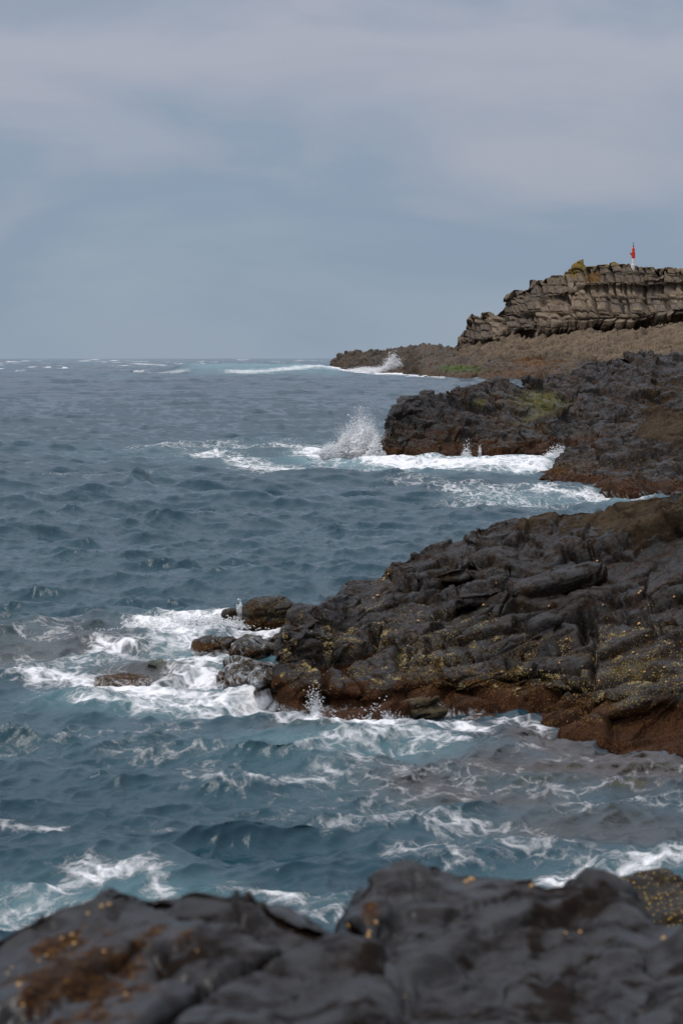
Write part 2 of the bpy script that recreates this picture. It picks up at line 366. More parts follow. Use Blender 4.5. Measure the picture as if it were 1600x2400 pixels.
AER = [
    ([(470, 872), (600, 871), (700, 871), (770, 872)], 45, 8, .85), ([(760, 868), (940, 876)], 40, 3.5, .9),
    ([(150, 882), (240, 882)], 40, 3, .22),
    ([(700, 1075), (900, 1098), (1270, 1098)], 70, 13, .62), ([(500, 1070), (700, 1095)], 90, 14, .30), ([(1150, 1165), (1450, 1165)], 90, 16, .38),
    ([(350, 1060), (700, 1045)], 200, 12, .18),
    ([(200, 1640), (640, 1655)], 140, 30, .55), ([(400, 1510), (560, 1600)], 120, 50, .50), ([(80, 1540), (300, 1560)], 140, 50, .30),
    ([(620, 1740), (900, 1760), (1000, 1745)], 130, 36, .34), ([(500, 1780), (900, 1830)], 160, 60, .14),
    ([(0, 2150), (380, 2110)], 180, 55, .42), ([(1200, 2060), (1600, 2040)], 150, 45, .20), ([(560, 2110), (850, 2130)], 120, 40, .14),
    ([(0, 1700), (400, 1760), (800, 1830), (1300, 1950)], 260, 130, .085), ([(0, 1330), (700, 1300)], 400, 160, .035),
    ([(370, 1125), (430, 1120)], 30, 6, .12), ([(520, 1170), (590, 1168)], 40, 8, .12), ([(1120, 1225), (1050, 1235)], 40, 9, .08),
]
SHAL = [([(1150, 1800), (1350, 1810), (1600, 1830)], 140, 45, 1.0), ([(960, 1840), (1100, 1870), (1250, 1890)], 110, 32, .8), ([(1300, 1940), (1560, 1950)], 130, 40, .7),
        ([(1230, 1730), (1400, 1780), (1600, 1810)], 90, 34, 1.0),
        ([(0, 1530), (220, 1510)], 140, 34, .75), ([(290, 1590), (420, 1570)], 100, 28, .9), ([(560, 1600), (640, 1640)], 50, 22, .8), ([(640, 1710), (760, 1710)], 60, 12, .7)]
def build_sea():
    D = [12.0]
    while D[-1] < 9000: D.append(D[-1] + max(.00062 * D[-1] ** 1.37, .032))
    D = np.array(D)
    inner = np.arange(-60, 1661, 3.3); gl = -60 - np.cumsum(3.0 * 1.055 ** np.arange(1, 74)); gr = 1660 + np.cumsum(3.0 * 1.055 ** np.arange(1, 74))
    pxs = np.concatenate([gl[::-1], inner, gr])
    PX, DD = np.meshgrid(pxs, D); X = (PX - 800) / F * DD; Y = DD.copy()
    PY = HZ + CAM_H * F / DD
    sp = np.maximum(.00062 * Y ** 1.37, 3.0 / F * Y)
    wind = np.array([.35, -.94])
    T0 = ocean_tile(430, 512, 14, 60, .55, wind, 3, 1); T1 = ocean_tile(97, 512, 2.6, 11, .48, wind, 2.2, 2)
    T2 = ocean_tile(31, 512, .55, 2.9, .27, wind, 1.5, 3); T3 = ocean_tile(11.3, 512, .12, .62, .06, wind, 1.2, 4)
    calm = 1 - .45 * smooth(60, 26, Y)
    dx = 0; dy = 0; z = 0
    shore = smooth(40, 160, Y)
    for T, w, rot in ((T0, .25 + .75 * shore + 1.1 * smooth(250, 900, Y), .0), (T1, calm * 1.0 + 0 * Y, .2), (T2, 1 - smooth(.6, 1.6, sp), -.3), (T3, 1 - smooth(.14, .4, sp), .5)):
        a, b, c = tile_sample(T, X, Y, rot); ch = 1.15 if T is T1 else (.95 if T is T2 else .8)
        dx = dx + ch * w * a; dy = dy + ch * w * b; z = z + w * c
    # local swell heaved up on the reef, surf rollers at the headlands
    z = z + stroke(PX, PY, [(-40, 1500), (120, 1490), (300, 1475), (480, 1468)], 90, 26, .30)
    z = z + stroke(PX, PY, [(880, 1092), (1270, 1096)], 40, 9, .30)
    z = z + stroke(PX, PY, [(450, 873), (600, 871), (740, 872)], 50, 5, 2.4)
    z = z + stroke(PX, PY, [(316, 1136), (336, 1136)], 16, 9, .36)
    z = z + stroke(PX, PY, [(520, 1180), (590, 1178)], 40, 8, .22)
    z = z + stroke(PX, PY, [(560, 1840), (700, 1835), (800, 1825)], 90, 20, .10)
    z = z + stroke(PX, PY, [(250, 2030), (380, 2035)], 120, 30, .14)
    z = z + stroke(PX, PY, [(560, 1850), (720, 1845)], 60, 12, .08)
    foam = 0
    P3 = np.stack([X, Y, 0 * X], -1).reshape(-1, 3)
    nz = fbm(P3 * .9, 3, 40).reshape(X.shape); nz2 = fbm(P3 * .22, 3, 60).reshape(X.shape)
    jx = PX + 26 * nz + 8 * nz2; jy = PY + (7 * nz + 10 * nz2) * np.clip((PY - HZ) / 500, .02, 1)
    for s in FOAM: foam = np.maximum(foam, stroke(jx, jy, *s)) 
    aer = 0
    for s in AER: aer = np.maximum(aer, stroke(jx, jy, *s))
    sha = 0
    for s in SHAL: sha = np.maximum(sha, stroke(jx, jy, *s))
    foam = foam * (1 + .35 * nz)
    # a little spindrift on the steepest open-sea crests
    slope = np.gradient(z, axis=0) / np.gradient(Y, axis=0)
    foam = np.maximum(foam, .40 * smooth(.42, .62, z) * smooth(600, 900, Y) * smooth(.1, .5, nz2 + .3))
    co = np.stack([X + dx, Y + dy, z], -1)
    me = mesh_np('sea', co, grid_quads(len(D), len(pxs))[:, ::-1], {'foam': foam.ravel(), 'aerated': np.clip(aer, 0, 1).ravel(), 'shallow': sha.ravel(), 'ripple': smooth(.35, 1.6, sp).ravel()})
    o = link('sea', me, sea_material()); tag(o, kind='structure')
    return o
build_sea()

def build_sea_bed():
    xs = np.linspace(-40, 40, 260); ys = np.linspace(9, 60, 300)
    X, Y = np.meshgrid(xs, ys); PX = 800 + F * X / Y; PY = HZ + CAM_H * F / Y
    P3 = np.stack([X, Y, 0 * X], -1).reshape(-1, 3)
    n = fbm(P3 * .8, 4, 3).reshape(X.shape)
    sha = np.maximum.reduce([stroke(PX, PY, *s) for s in SHAL])
    z = -2.2 + 1.95 * smooth(.05, .6, sha) + .30 * n
    co = np.stack([X, Y, z], -1)
    k = X.size; tint = np.zeros((k, 3)); tint[:, 0] = .25 + .9 * fbm(P3 * .6, 2, 9); tint[:, 1] = .25 + 1.0 * fbm(P3 * .5, 2, 19); tint[:, 2] = .1
    me = mesh_np('sea_bed', co, grid_quads(300, 260)[:, ::-1], {'tint': tint, 'dry': np.zeros(k), 'white': np.zeros(k)})
    far = link('sea_bed', me, rock_material('sea_bed_rock', (.15, .10, .07), (.26, .19, .12), (.18, .15, .11), .5, rust=(.10, .05, .03), algae=(.10, .032, .022), moss=(.10, .11, .02)))
    tag(far, kind='structure')
build_sea_bed()

# ------------------------------------------------------------------ rock shaping
def basis(dip_deg, yaw_deg=0.0, pitch_deg=0.0):
    """rows: along the strata, into the land, across the strata"""
    a, b, c = map(math.radians, (dip_deg, yaw_deg, pitch_deg))
    e1 = np.array([math.cos(a) * math.cos(b), math.sin(b), math.sin(a)]); e1 /= np.linalg.norm(e1)
    e2 = np.array([-math.sin(b), math.cos(b), math.sin(c)]); e2 -= e1 * (e1 @ e2); e2 /= np.linalg.norm(e2)
    return np.stack([e1, e2, np.cross(e1, e2)])
LAST = []      # the random value of each block, for blocks weather differently
def rock_relief(P, sets, B, warp=(.5, .25), seed=0, fine=(.3, .03, 4), box=False, bias=.0):
    """height to add along the normal. sets: (lengths along e1,e2,e3 in metres, block offset, facet tilt, crack depth, crack width)"""
    q = P @ B.T
    wl, wa = warp
    w = np.stack([fbm(P / wl, 3, seed + 100 + 7 * k) for k in range(3)], -1) * wa
    q = q + w
    h = -bias; LAST.clear()
    for k, (Ls, off, tilt, depth, wid) in enumerate(sets):
        qq = q + (w * .35 * fbm(P / (wl * .25), 2, seed + 170 + k)[:, None])
        e, r, t = voronoi(qq / np.array(Ls) + 3.7 * k, seed + 31 * k, box)
        LAST.append(r); edge = smooth(0, wid, e); slab = smooth(0, wid * 2.2, e)
        broken = smooth(-.35, .15, fbm(P / (wl * 1.3), 2, seed + 190 + k))      # joints open here and close there
        h = h + slab * ((r - .5) * off + np.clip(t, -.8, .8) * tilt) - (1 - edge) * depth * broken
    fl, fa, fo = fine
    h = h + fa * fbm(P / fl, fo, seed + 5, .68) + fa * .8 * (fbm(P / (fl * 2.1), fo, seed + 15, .6, True) - .3)
    return h
def jointed_relief(P, sets, dip=0.0, warp=(5, .8), seed=0, fine=(1.5, .15, 4), bias=0.0):
    """rectangular jointed blocks on a standing face. sets: (width, height, block offset, joint depth, joint width m)"""
    a = P[:, 0] + .06 * P[:, 1]; b = P[:, 2] - dip * P[:, 0]
    wl, wa = warp; a = a + wa * fbm(P / wl, 3, seed); b = b + wa * .55 * fbm(P / wl, 3, seed + 3)
    h = -bias; LAST.clear()
    for k, (Wd, Hh, off, dep, jw) in enumerate(sets):
        rb = b / Hh + .37 * k; ri = np.floor(rb)
        z_ = np.zeros(len(P), np.int32); sh = (_hash(ri.astype(np.int32), z_, z_, seed + k) & np.uint32(1023)).astype(np.float32) / 1023
        ca = a / (Wd * (.7 + .7 * sh)) + sh * 7.3; ci = np.floor(ca)
        hsh = _hash(ri.astype(np.int32), ci.astype(np.int32), z_, seed + 9 + k)
        r = (hsh & np.uint32(1023)).astype(np.float32) / 1023; r2 = ((hsh >> np.uint32(10)) & np.uint32(1023)).astype(np.float32) / 1023
        fa_, fb_ = ca - ci, rb - ri
        ea = np.minimum(fa_, 1 - fa_) * Wd; eb = np.minimum(fb_, 1 - fb_) * Hh
        e = np.minimum(ea, eb * (.8 + .6 * r2))
        broken = smooth(-.4, .1, fbm(P / (wl * 1.2), 2, seed + 190 + k))
        joint = 1 - smooth(0, jw, e)
        h = h + (1 - joint) * (r - .5) * off + (fb_ - .5) * off * .15 * (r2 - .3) - joint * dep * (.25 + .75 * broken)
        LAST.append(r)
    fl, fa, fo = fine
    return h + fa * fbm(P / fl, fo, seed + 5, .6)
def interp(pts, k, x):
    p = np.array(pts, float); return np.interp(x, p[:, 0], p[:, k])
def headland(name, ridge, base, ncol, nrow, relief, mat, tints, carve=None, back=(8.0, 12), prof=1.3, under=1.0, under_out=.4, pw=0.0, base_D=None, foot=0, parent=None, extra_D=None, front_lift=None):
    """A rock mass: at each px, a slice runs from under the water in front, up over the face to the ridge, and down the far side.
    ridge: (px, py, depth in metres); base: (px, py) on the water (or with base_D its own depth)"""
    R = np.array(ridge, float)
    # columns by length along the ridge's outline, so steep ends get their share
    seg = np.hypot(np.diff(R[:, 0]), np.diff(R[:, 1])); seg = seg * np.where((R[1:, 0] > 1720) | (R[:-1, 0] < -100), .25, 1.0); cum = np.r_[0, np.cumsum(seg)]
    u = np.linspace(0, cum[-1], ncol); px = np.interp(u, cum, R[:, 0]); rpy = np.interp(u, cum, R[:, 1]); rD = np.interp(u, cum, R[:, 2])
    bpy = interp(base, 1, px); bD = seaD(bpy) if base_D is None else interp(base_D, 1, px)
    s = np.linspace(0, 1, nrow)[:, None]
    py = bpy + (rpy - bpy) * s
    k = s ** prof
    Dp = bD + (rD - bD) * k
    if extra_D is not None: Dp = Dp + extra_D(s, px)
    front = W(px[None] + 0 * s, py, Dp)
    lo = front[0].copy(); lo[:, 2] -= under; lo[:, 1] -= under_out
    lo2 = front[0].copy(); lo2[:, 2] -= under * .4; lo2[:, 1] -= under_out * .4
    nb = back[1]; t = np.linspace(0, 1, nb + 1)[1:, None] ** 2.0
    top = front[-1]; bz = np.minimum(-under, top[:, 2] - .5)
    bk = np.stack([top[:, 0] * (1 + back[0] * t / top[:, 1]), top[:, 1] + back[0] * t, top[:, 2] + (bz - top[:, 2]) * t ** 1.1], -1)
    P = np.concatenate([lo[None], lo2[None], front, bk], 0)
    n = grid_normals(P); flat = P.reshape(-1, 3)
    sg = 1.0 if n[2 + nrow // 2, ncol // 2, 1] < 0 or n[2 + nrow // 2, ncol // 2, 2] > 0 else -1.0
    n = n * sg
    h = relief(flat).reshape(P.shape[:2])
    if carve is not None: h = h + carve(*proj(P))
    if pw: h = h * smooth(0, pw, np.linspace(0, 1, P.shape[1]))[None]
    P = P + n * h[..., None]
    flat = P.reshape(-1, 3)
    ppx, ppy = proj(flat)
    tint, dry, white = tints(flat, ppx, ppy)
    q = grid_quads(P.shape[0], ncol)
    me = mesh_np(name, P, q if sg > 0 else q[:, ::-1], {'tint': tint, 'dry': dry, 'white': white})
    o = link(name, me, mat, parent)
    return o, P, n
def boulder(name, c, r, B, relief, mat, tints, n=(48, 32), e=2.6, parent=None):
    """a rounded block: superellipsoid with half sizes r along the rows of B, roughened by relief"""
    u = np.linspace(0, 2 * np.pi, n[0], endpoint=False); v = np.linspace(-.5 * np.pi + .03, .5 * np.pi - .03, n[1])
    V, U = np.meshgrid(v, u, indexing='ij'); g = lambda x: np.sign(x) * np.abs(x) ** (2 / e)
    q = np.stack([g(np.cos(V)) * g(np.cos(U)) * r[0], g(np.cos(V)) * g(np.sin(U)) * r[1], g(np.sin(V)) * r[2]], -1)
    P = q @ B + np.asarray(c)
    nn = np.stack([np.cos(V) * np.cos(U) / r[0], np.cos(V) * np.sin(U) / r[1], np.sin(V) / r[2]], -1) @ B; nn /= np.linalg.norm(nn, axis=-1, keepdims=True)
    P = P + nn * relief(P.reshape(-1, 3)).reshape(P.shape[:2])[..., None]
    flat = P.reshape(-1, 3); ppx, ppy = proj(flat); tint, dry, white = tints(flat, ppx, ppy)
    q1 = grid_quads(n[1], n[0], True)
    caps = []
    flat = np.vstack([flat, P[0].mean(0), P[-1].mean(0)]); m = n[0] * n[1]
    tint = np.vstack([tint, tint[:1], tint[-1:]]); dry = np.r_[dry, dry[0], dry[-1]]; white = np.r_[white, white[0], white[-1]]
    a = np.arange(n[0]); a2 = (a + 1) % n[0]; top = (n[1] - 1) * n[0]
    t1 = np.stack([a2, a, 0 * a + m, 0 * a + m], -1); t2 = np.stack([top + a, top + a2, 0 * a + m + 1, 0 * a + m + 1], -1)
    me = bpy.data.meshes.new(name)
    me.from_pydata(flat.tolist(), [], q1.tolist() + t1[:, :3].tolist() + t2[:, :3].tolist())
    me.polygons.foreach_set('use_smooth', np.ones(len(me.polygons), bool))
    for nm, vv in (('dry', dry), ('white', white)):
        at = me.attributes.new(nm, 'FLOAT', 'POINT'); at.data.foreach_set('value', np.ascontiguousarray(vv, np.float32))
    at = me.attributes.new('tint', 'FLOAT_VECTOR', 'POINT'); at.data.foreach_set('vector', np.ascontiguousarray(tint, np.float32).ravel())
    o = link(name, me, mat, parent)
    return o, P, nn

# ------------------------------------------------------------------ far shelf and cliff
M_FAR = rock_material('far_brown_rock', (.095, .072, .053), (.165, .125, .090), (.265, .203, .145), 4.0, rough=(.7, .95), algae=(.12, .045, .018), moss=(.14, .095, .028), lichen=(.26, .18, .05), bump=.9, rust=(.15, .105, .07), wet_spec=.25)
B_FAR = basis(5, 10)
def shelf_relief(P):
    return rock_relief(P, [((22, 14, 3.0), 1.0, 1.4, .9, .07), ((6.5, 5, 1.3), .7, 1.0, .9, .10), ((2.8, 2, .7), .35, .55, .5, .14)], B_FAR, (9, 2.0), 3, (2.2, .30, 4), bias=.4)
def shelf_tint(P, px, py):
    n = fbm(P / 9, 3, 77); m = fbm(P / 3.5, 3, 78); px0 = px
    px = px + 70 * n + 20 * m; py = py + 7 * n + 5 * m
    t = np.zeros((len(P), 3))
    t[:, 0] = .38 * blob(px, py, 1200, 862, 170, 22) + .75 * blob(px, py, 1262, 846, 50, 10) + .35 * smooth(3, 1, P[:, 2])
    t[:, 1] = .95 * blob(px, py, 1082, 862, 50, 7) + .5 * blob(px, py, 1120, 868, 60, 9) + .35 * blob(px, py, 1040, 868, 40, 10)
    t[:, 2] = .35 * blob(px, py, 900, 860, 120, 10)
    dry = .62 * smooth(1000, 1200, px) * smooth(862, 820, py) + .12 * smooth(780, 1000, px) + .35 * (LAST[1] - .5) + .3 * (LAST[2] - .5)
    white = .55 * smooth(1.0, 0, P[:, 2]) * smooth(1060, 900, px)
    return t, dry, white
shelf_ridge = [(754, 867, 830), (762, 862, 830), (774, 858, 825), (777, 842, 825), (790, 834, 815), (807, 826, 805), (834, 820, 790), (868, 819, 770), (899, 818, 745), (918, 815, 730), (960, 810, 700), (998, 807, 670),
               (1025, 811, 650), (1075, 812, 610), (1142, 802, 580), (1203, 785, 556), (1245, 787, 545), (1318, 780, 530), (1383, 773, 520), (1459, 773, 512), (1494, 769, 508), (1536, 757, 504), (1570, 750, 500), (1640, 742, 495), (1760, 735, 490), (2000, 735, 480)]
shelf_base = [(754, 867.5), (815, 869.5), (899, 875), (945, 877), (983, 883), (1037, 887), (1121, 891), (1224, 894), (1400, 897), (1700, 900), (2000, 904)]
M_SHELF = rock_material('shelf_brown_rock', (.058, .046, .036), (.110, .086, .064), (.19, .142, .098), 4.0, rough=(.7, .95), algae=(.10, .035, .013), moss=(.042, .055, .013), lichen=(.24, .15, .05), bump=.9, rust=(.11, .068, .040), wet_spec=.25)
shelf, P_shelf, _ = headland('rock_shelf', shelf_ridge, shelf_base, 620, 150, shelf_relief, M_SHELF, shelf_tint, back=(60, 24), prof=.95, under=4, under_out=4)
tag(shelf, 'low brown rock shelf with a green weed patch, running out to sea below the far cliff', 'rock shelf', kind='structure')

def cliff_relief(P):
    h = jointed_relief(P, [(5.5, 19, 2.2, 2.6, .50), (3.0, 6.5, 1.2, 1.6, .36), (2.0, 2.4, .5, .8, .26)], -.03, (9, .9), 11, (1.5, .28, 4), .4)
    return h + .9 * fbm(P / 11, 2, 17)
def cliff_tint(P, px, py):
    n = fbm(P / 5, 3, 71); t = np.zeros((len(P), 3))
    top = interp(cliff_ridge, 1, px)
    t[:, 0] = .30 * blob(px, py, 1440, 645, 70, 20) + .6 * blob(px, py, 1390, 650, 20, 20) + .35 * n
    t[:, 1] = .85 * smooth(18, 0, py - top + 12 * n) * smooth(1290, 1350, px) + .4 * blob(px, py, 1372, 645, 24, 18)
    t[:, 2] = 1.2 * smooth(26, 0, py - top + 10 * n) * (.4 + .6 * smooth(1270, 1340, px)) + 1.2 * blob(px, py, 1375, 645, 26, 18) + .25 * smooth(0, .5, n)
    dry = np.clip(.42 + .8 * n + .55 * (LAST[1] - .5) + .5 * (LAST[0] - .5) + .3 * (LAST[2] - .5) + .3 * blob(px, py, 1340, 720, 60, 40) - .8 * blob(px, py, 1430, 640, 70, 16) - .5 * blob(px, py, 1220, 700, 50, 60), 0, 1)
    return t, dry, np.zeros(len(P))
cliff_ridge = [(1074, 818, 603), (1076, 797, 603), (1089, 769, 600), (1092, 757, 600), (1099, 755, 600), (1101, 741, 600), (1126, 743, 600), (1130, 737, 600), (1153, 736, 600), (1159, 741, 600), (1176, 729, 600), (1189, 701, 598), (1193, 687, 598), (1230, 686, 596),
               (1240, 682, 595), (1244, 661, 594), (1268, 663, 592), (1289, 657, 590), (1318, 651, 588), (1337, 645, 586), (1349, 650, 585), (1352, 632, 585), (1367, 628, 584), (1406, 626, 582), (1436, 622, 580), (1459, 623, 578), (1478, 625, 577), (1498, 628, 575), (1551, 627, 570), (1600, 631, 565), (1700, 628, 560), (1850, 620, 555), (2050, 630, 550)]
cliff_ridge = [(a - 3 * (a < 1250), b - 9, c) for a, b, c in cliff_ridge]
cliff_base_line = [(1074, 819), (1142, 806), (1203, 789), (1245, 791), (1276, 793), (1318, 784), (1383, 778), (1459, 778), (1494, 774), (1536, 762), (1570, 755), (1640, 748), (1800, 742), (2050, 742)]
cliff_base_D = [(1074, 604), (1142, 586), (1203, 562), (1318, 537), (1459, 519), (1536, 512), (1600, 506), (1800, 495), (2050, 486)]
cliff_ridge = [(a, b, float(np.interp(a, [q[0] for q in cliff_base_D], [q[1] for q in cliff_base_D])) + 13 * min(1, max(0, (a - 1074) / 60))) for a, b, c in cliff_ridge]
def cliff_extra(s, px):
    return 5.0 * np.exp(-(s / .05) ** 2) * smooth(1090, 1180, px)[None] - 3.0 * np.exp(-((s - .25) / .16) ** 2) + 3.0 * np.exp(-((s - .62) / .05) ** 2) * smooth(1240, 1330, px)[None]
cliff, P_cliff, _ = headland('cliff', cliff_ridge, cliff_base_line, 560, 200, cliff_relief, M_FAR, cliff_tint, back=(70, 40), prof=1.5, under=3, under_out=-3, pw=.03, base_D=cliff_base_D, extra_D=cliff_extra)
tag(cliff, 'jointed brown basalt cliff on the far headland with the red and white marker on top', 'cliff', kind='structure')

# ------------------------------------------------------------------ second headland
M_MID = rock_material('wet_black_rock', (.0075, .0047, .0029), (.029, .0190, .0115), (.070, .049, .031), .9, rough=(.20, .55), algae=(.042, .014, .0075), moss=(.050, .046, .006), lichen=(.22, .14, .04), bump=.8, rust=(.048, .022, .010))
B_MID = basis(16, 20)
def mid_relief(P):
    return rock_relief(P, [((5.5, 4.5, 1.9), .35, .80, .28, .04), ((2.0, 1.7, .75), .12, .38, .18, .06), ((.75, .7, .34), .05, .17, .08, .09)], B_MID, (2.8, .6), 22, (.6, .13, 6), bias=.12)
def mid_tint(P, px, py):
    n = fbm(P / 1.5, 3, 81); z = P[:, 2] + .25 * n; t = np.zeros((len(P), 3))
    t[:, 0] = .42 * smooth(-.05, .45, fbm(P / 2.2, 3, 84)) + 1.1 * smooth(.95, .45, z) + .7 * blob(px, py, 1480, 955, 80, 30) * smooth(-.2, .4, n) + .35 * blob(px, py, 1050, 1010, 120, 40)
    t[:, 1] = .72 * blob(px, py, 1255, 935, 75, 28) + .6 * blob(px, py, 1120, 945, 25, 22) + .55 * blob(px, py, 1230, 985, 50, 14, 20) + .3 * blob(px, py, 1300, 960, 60, 30)
    t[:, 2] = .85 * blob(px, py, 1250, 940, 80, 40) + .35 * smooth(1.4, .8, z) * smooth(.2, .8, z)
    dry = .15 + .75 * blob(px, py, 1590, 960, 90, 60) + .3 * n
    white = .8 * blob(px, py, 1092, 1068, 16, 26) + .8 * blob(px, py, 1124, 1058, 6, 24) + .5 * smooth(.35, 0, z) + .45 * blob(px, py, 905, 1070, 14, 20) + .7 * blob(px, py, 1310, 1062, 18, 16)
    return t, dry, white
mid_ridge = [(866, 1083, 94.5), (872, 1064, 94.8), (886, 1042, 95.3), (905, 1024, 96.0), (918, 1002, 96.8), (928, 980, 97.8), (942, 958, 99), (964, 944, 101), (996, 934, 104), (1033, 926, 107), (1062, 914, 110), (1102, 907, 114), (1153, 910, 117), (1175, 905, 118), (1201, 900, 120),
             (1228, 895, 123), (1249, 884, 126), (1318, 871, 131), (1402, 852, 138), (1432, 843, 142), (1471, 829, 147), (1500, 823, 150), (1524, 820, 152), (1536, 828, 153), (1600, 831, 156), (1720, 822, 160), (1900, 815, 165)]
mid_ridge = [(a - 13 * (a < 1000), b, c) for a, b, c in mid_ridge]
mid_base = [(862, 1083), (937, 1089), (1018, 1089), (1075, 1087), (1175, 1087), (1224, 1078), (1270, 1070), (1330, 1058), (1450, 1052), (1900, 1050)]
mid, P_mid, _ = headland('headland', mid_ridge, mid_base, 620, 260, mid_relief, M_MID, mid_tint, back=(14, 50), prof=1.25, under=1.5, under_out=1.0, pw=.07)
tag(mid, 'dark wet headland with mossy green patches, spray bursting at its tip', 'headland')

def mid2_tint(P, px, py):
    n = fbm(P / 1.2, 3, 91); z = P[:, 2] + .25 * n; t = np.zeros((len(P), 3))
    t[:, 0] = 1.1 * smooth(.6, .2, z)
    t[:, 2] = .9 * blob(px, py, 1310, 1095, 40, 16) + .35 * smooth(1.3, .6, z) * smooth(.1, .5, z)
    dry = .15 + .9 * blob(px, py, 1570, 1000, 80, 40) + .3 * n + .5 * blob(px, py, 1305, 1100, 30, 14)
    white = .45 * smooth(.25, 0, z) + .35 * blob(px, py, 1530, 1110, 40, 25)
    return t, dry, white
mid2_ridge = [(1255, 1118, 83.3), (1287, 1104, 84), (1312, 1086, 84.5), (1322, 1076, 85), (1343, 1053, 86.5), (1379, 1043, 88), (1414, 1036, 89), (1440, 1026, 90), (1480, 1008, 92), (1526, 976, 94), (1562, 938, 96), (1600, 913, 98), (1680, 895, 100), (1800, 890, 102)]
mid2_base = [(1255, 1119), (1289, 1128), (1338, 1138), (1379, 1147), (1422, 1152), (1468, 1161), (1519, 1158), (1800, 1150)]
mid2, P_mid2, _ = headland('rock_promontory', mid2_ridge, mid2_base, 300, 210, lambda P: rock_relief(P, [((4.4, 3.6, 1.5), .30, .65, .22, .04), ((1.6, 1.5, .6), .10, .30, .14, .06), ((.6, .55, .26), .04, .13, .06, .09)], basis(20, 15), (2.4, .5), 51, (.5, .10, 6), bias=.08),
                           M_MID, mid2_tint, back=(9, 40), prof=1.2, under=1.5, under_out=.8)
tag(mid2, 'dark rock promontory at the right edge in front of the mossy headland', 'promontory')

# ------------------------------------------------------------------ main outcrop
M_NEAR = rock_material('near_black_rock', (.0060, .0038, .0022), (.023, .0150, .0088), (.064, .045, .027), .30, rough=(.16, .50), algae=(.040, .0135, .0075), moss=(.030, .022, .004), lichen=(.30, .19, .045), bump=.7)
B_NEAR = basis(17, 12, -6)
def near_relief(P, k=1.0, seed=41):
    return k * rock_relief(P, [((2.8, 1.8, .85), .08, .22, .14, .030), ((1.15, .8, .36), .04, .12, .09, .045), ((.36, .30, .14), .010, .028, .018, .06), ((.13, .11, .06), .003, .010, .006, .10)], B_NEAR, (1.3, .26), seed, (.24, .017, 6), bias=.03)
def near_tint(P, px, py):
    n = fbm(P / .5, 3, 61); n2 = fbm(P / .16, 2, 62); z = P[:, 2] + .13 * n
    t = np.zeros((len(P), 3))
    t[:, 0] = .30 * smooth(.0, .5, fbm(P / .9, 3, 64)) + 1.1 * smooth(.46, .20, z + .10 * n2 + .12 * n) + .25 * smooth(1380, 1480, px) * smooth(1450, 1650, py)
    t[:, 1] = .25 * smooth(1.2, .4, z) + .4 * smooth(.1, .5, n) * smooth(1.3, .5, z) + .30 * blob(px, py, 1500, 1560, 130, 90) - .1
    t[:, 2] = .85 * smooth(1.0, .6, z) * smooth(.22, .38, z) * smooth(-.15, .3, n) + .75 * blob(px, py, 990, 1570, 60, 40) + .7 * blob(px, py, 1170, 1600, 80, 26) + .5 * blob(px, py, 1400, 1640, 170, 40, 20) + .3 * blob(px, py, 1530, 1500, 90, 60) + .8 * blob(px, py, 890, 1345, 30, 30)
    dry = .66 * smooth(1.45, 2.2, P[:, 2] + .2 * n) + .35 * n - .05 + .3 * (LAST[1] - .5)
    white = .62 * smooth(.16, .0, P[:, 2]) * smooth(1230, 1100, px) + .8 * blob(px, py, 738, 1655, 10, 30) + .65 * blob(px, py, 905, 1680, 20, 26, -35) + .55 * blob(px, py, 1170, 1690, 30, 14)
    return t, dry, white
near_ridge = [(650, 1660, 28.5), (654, 1632, 28.6), (661, 1590, 28.9), (665, 1550, 29.2), (670, 1518, 29.6), (677, 1483, 30.0), (714, 1460, 30.8), (728, 1433, 31.6), (780, 1414, 32.8), (797, 1399, 33.6), (808, 1368, 35), (818, 1364, 35.2), (866, 1367, 35.4), (891, 1352, 35.6), (908, 1335, 35.8), (915, 1317, 36), (948, 1314, 36.2), (963, 1299, 36.5), (1013, 1278, 37),
              (1086, 1278, 37), (1101, 1272, 37), (1110, 1246, 37), (1136, 1234, 37), (1174, 1221, 37), (1218, 1224, 37), (1245, 1206, 37), (1287, 1189, 37), (1348, 1184, 36.8), (1384, 1188, 36.6), (1419, 1186, 36.4), (1445, 1181, 36.2), (1470, 1173, 36), (1506, 1163, 35.8), (1537, 1155, 35.6), (1565, 1150, 35.4), (1600, 1140, 35), (1680, 1115, 34.5), (1800, 1100, 34), (1950, 1090, 33)]
near_ridge = [(a - 8 * (a < 700), b - 4 + 14 * (a > 1240), c) for a, b, c in near_ridge]
near_base = [(650, 1661), (700, 1679), (761, 1687), (791, 1698), (883, 1710), (918, 1702), (983, 1691), (1021, 1689), (1063, 1700), (1136, 1698), (1200, 1690), (1260, 1700), (1344, 1728), (1444, 1765), (1600, 1790), (1750, 1810), (1950, 1830)]
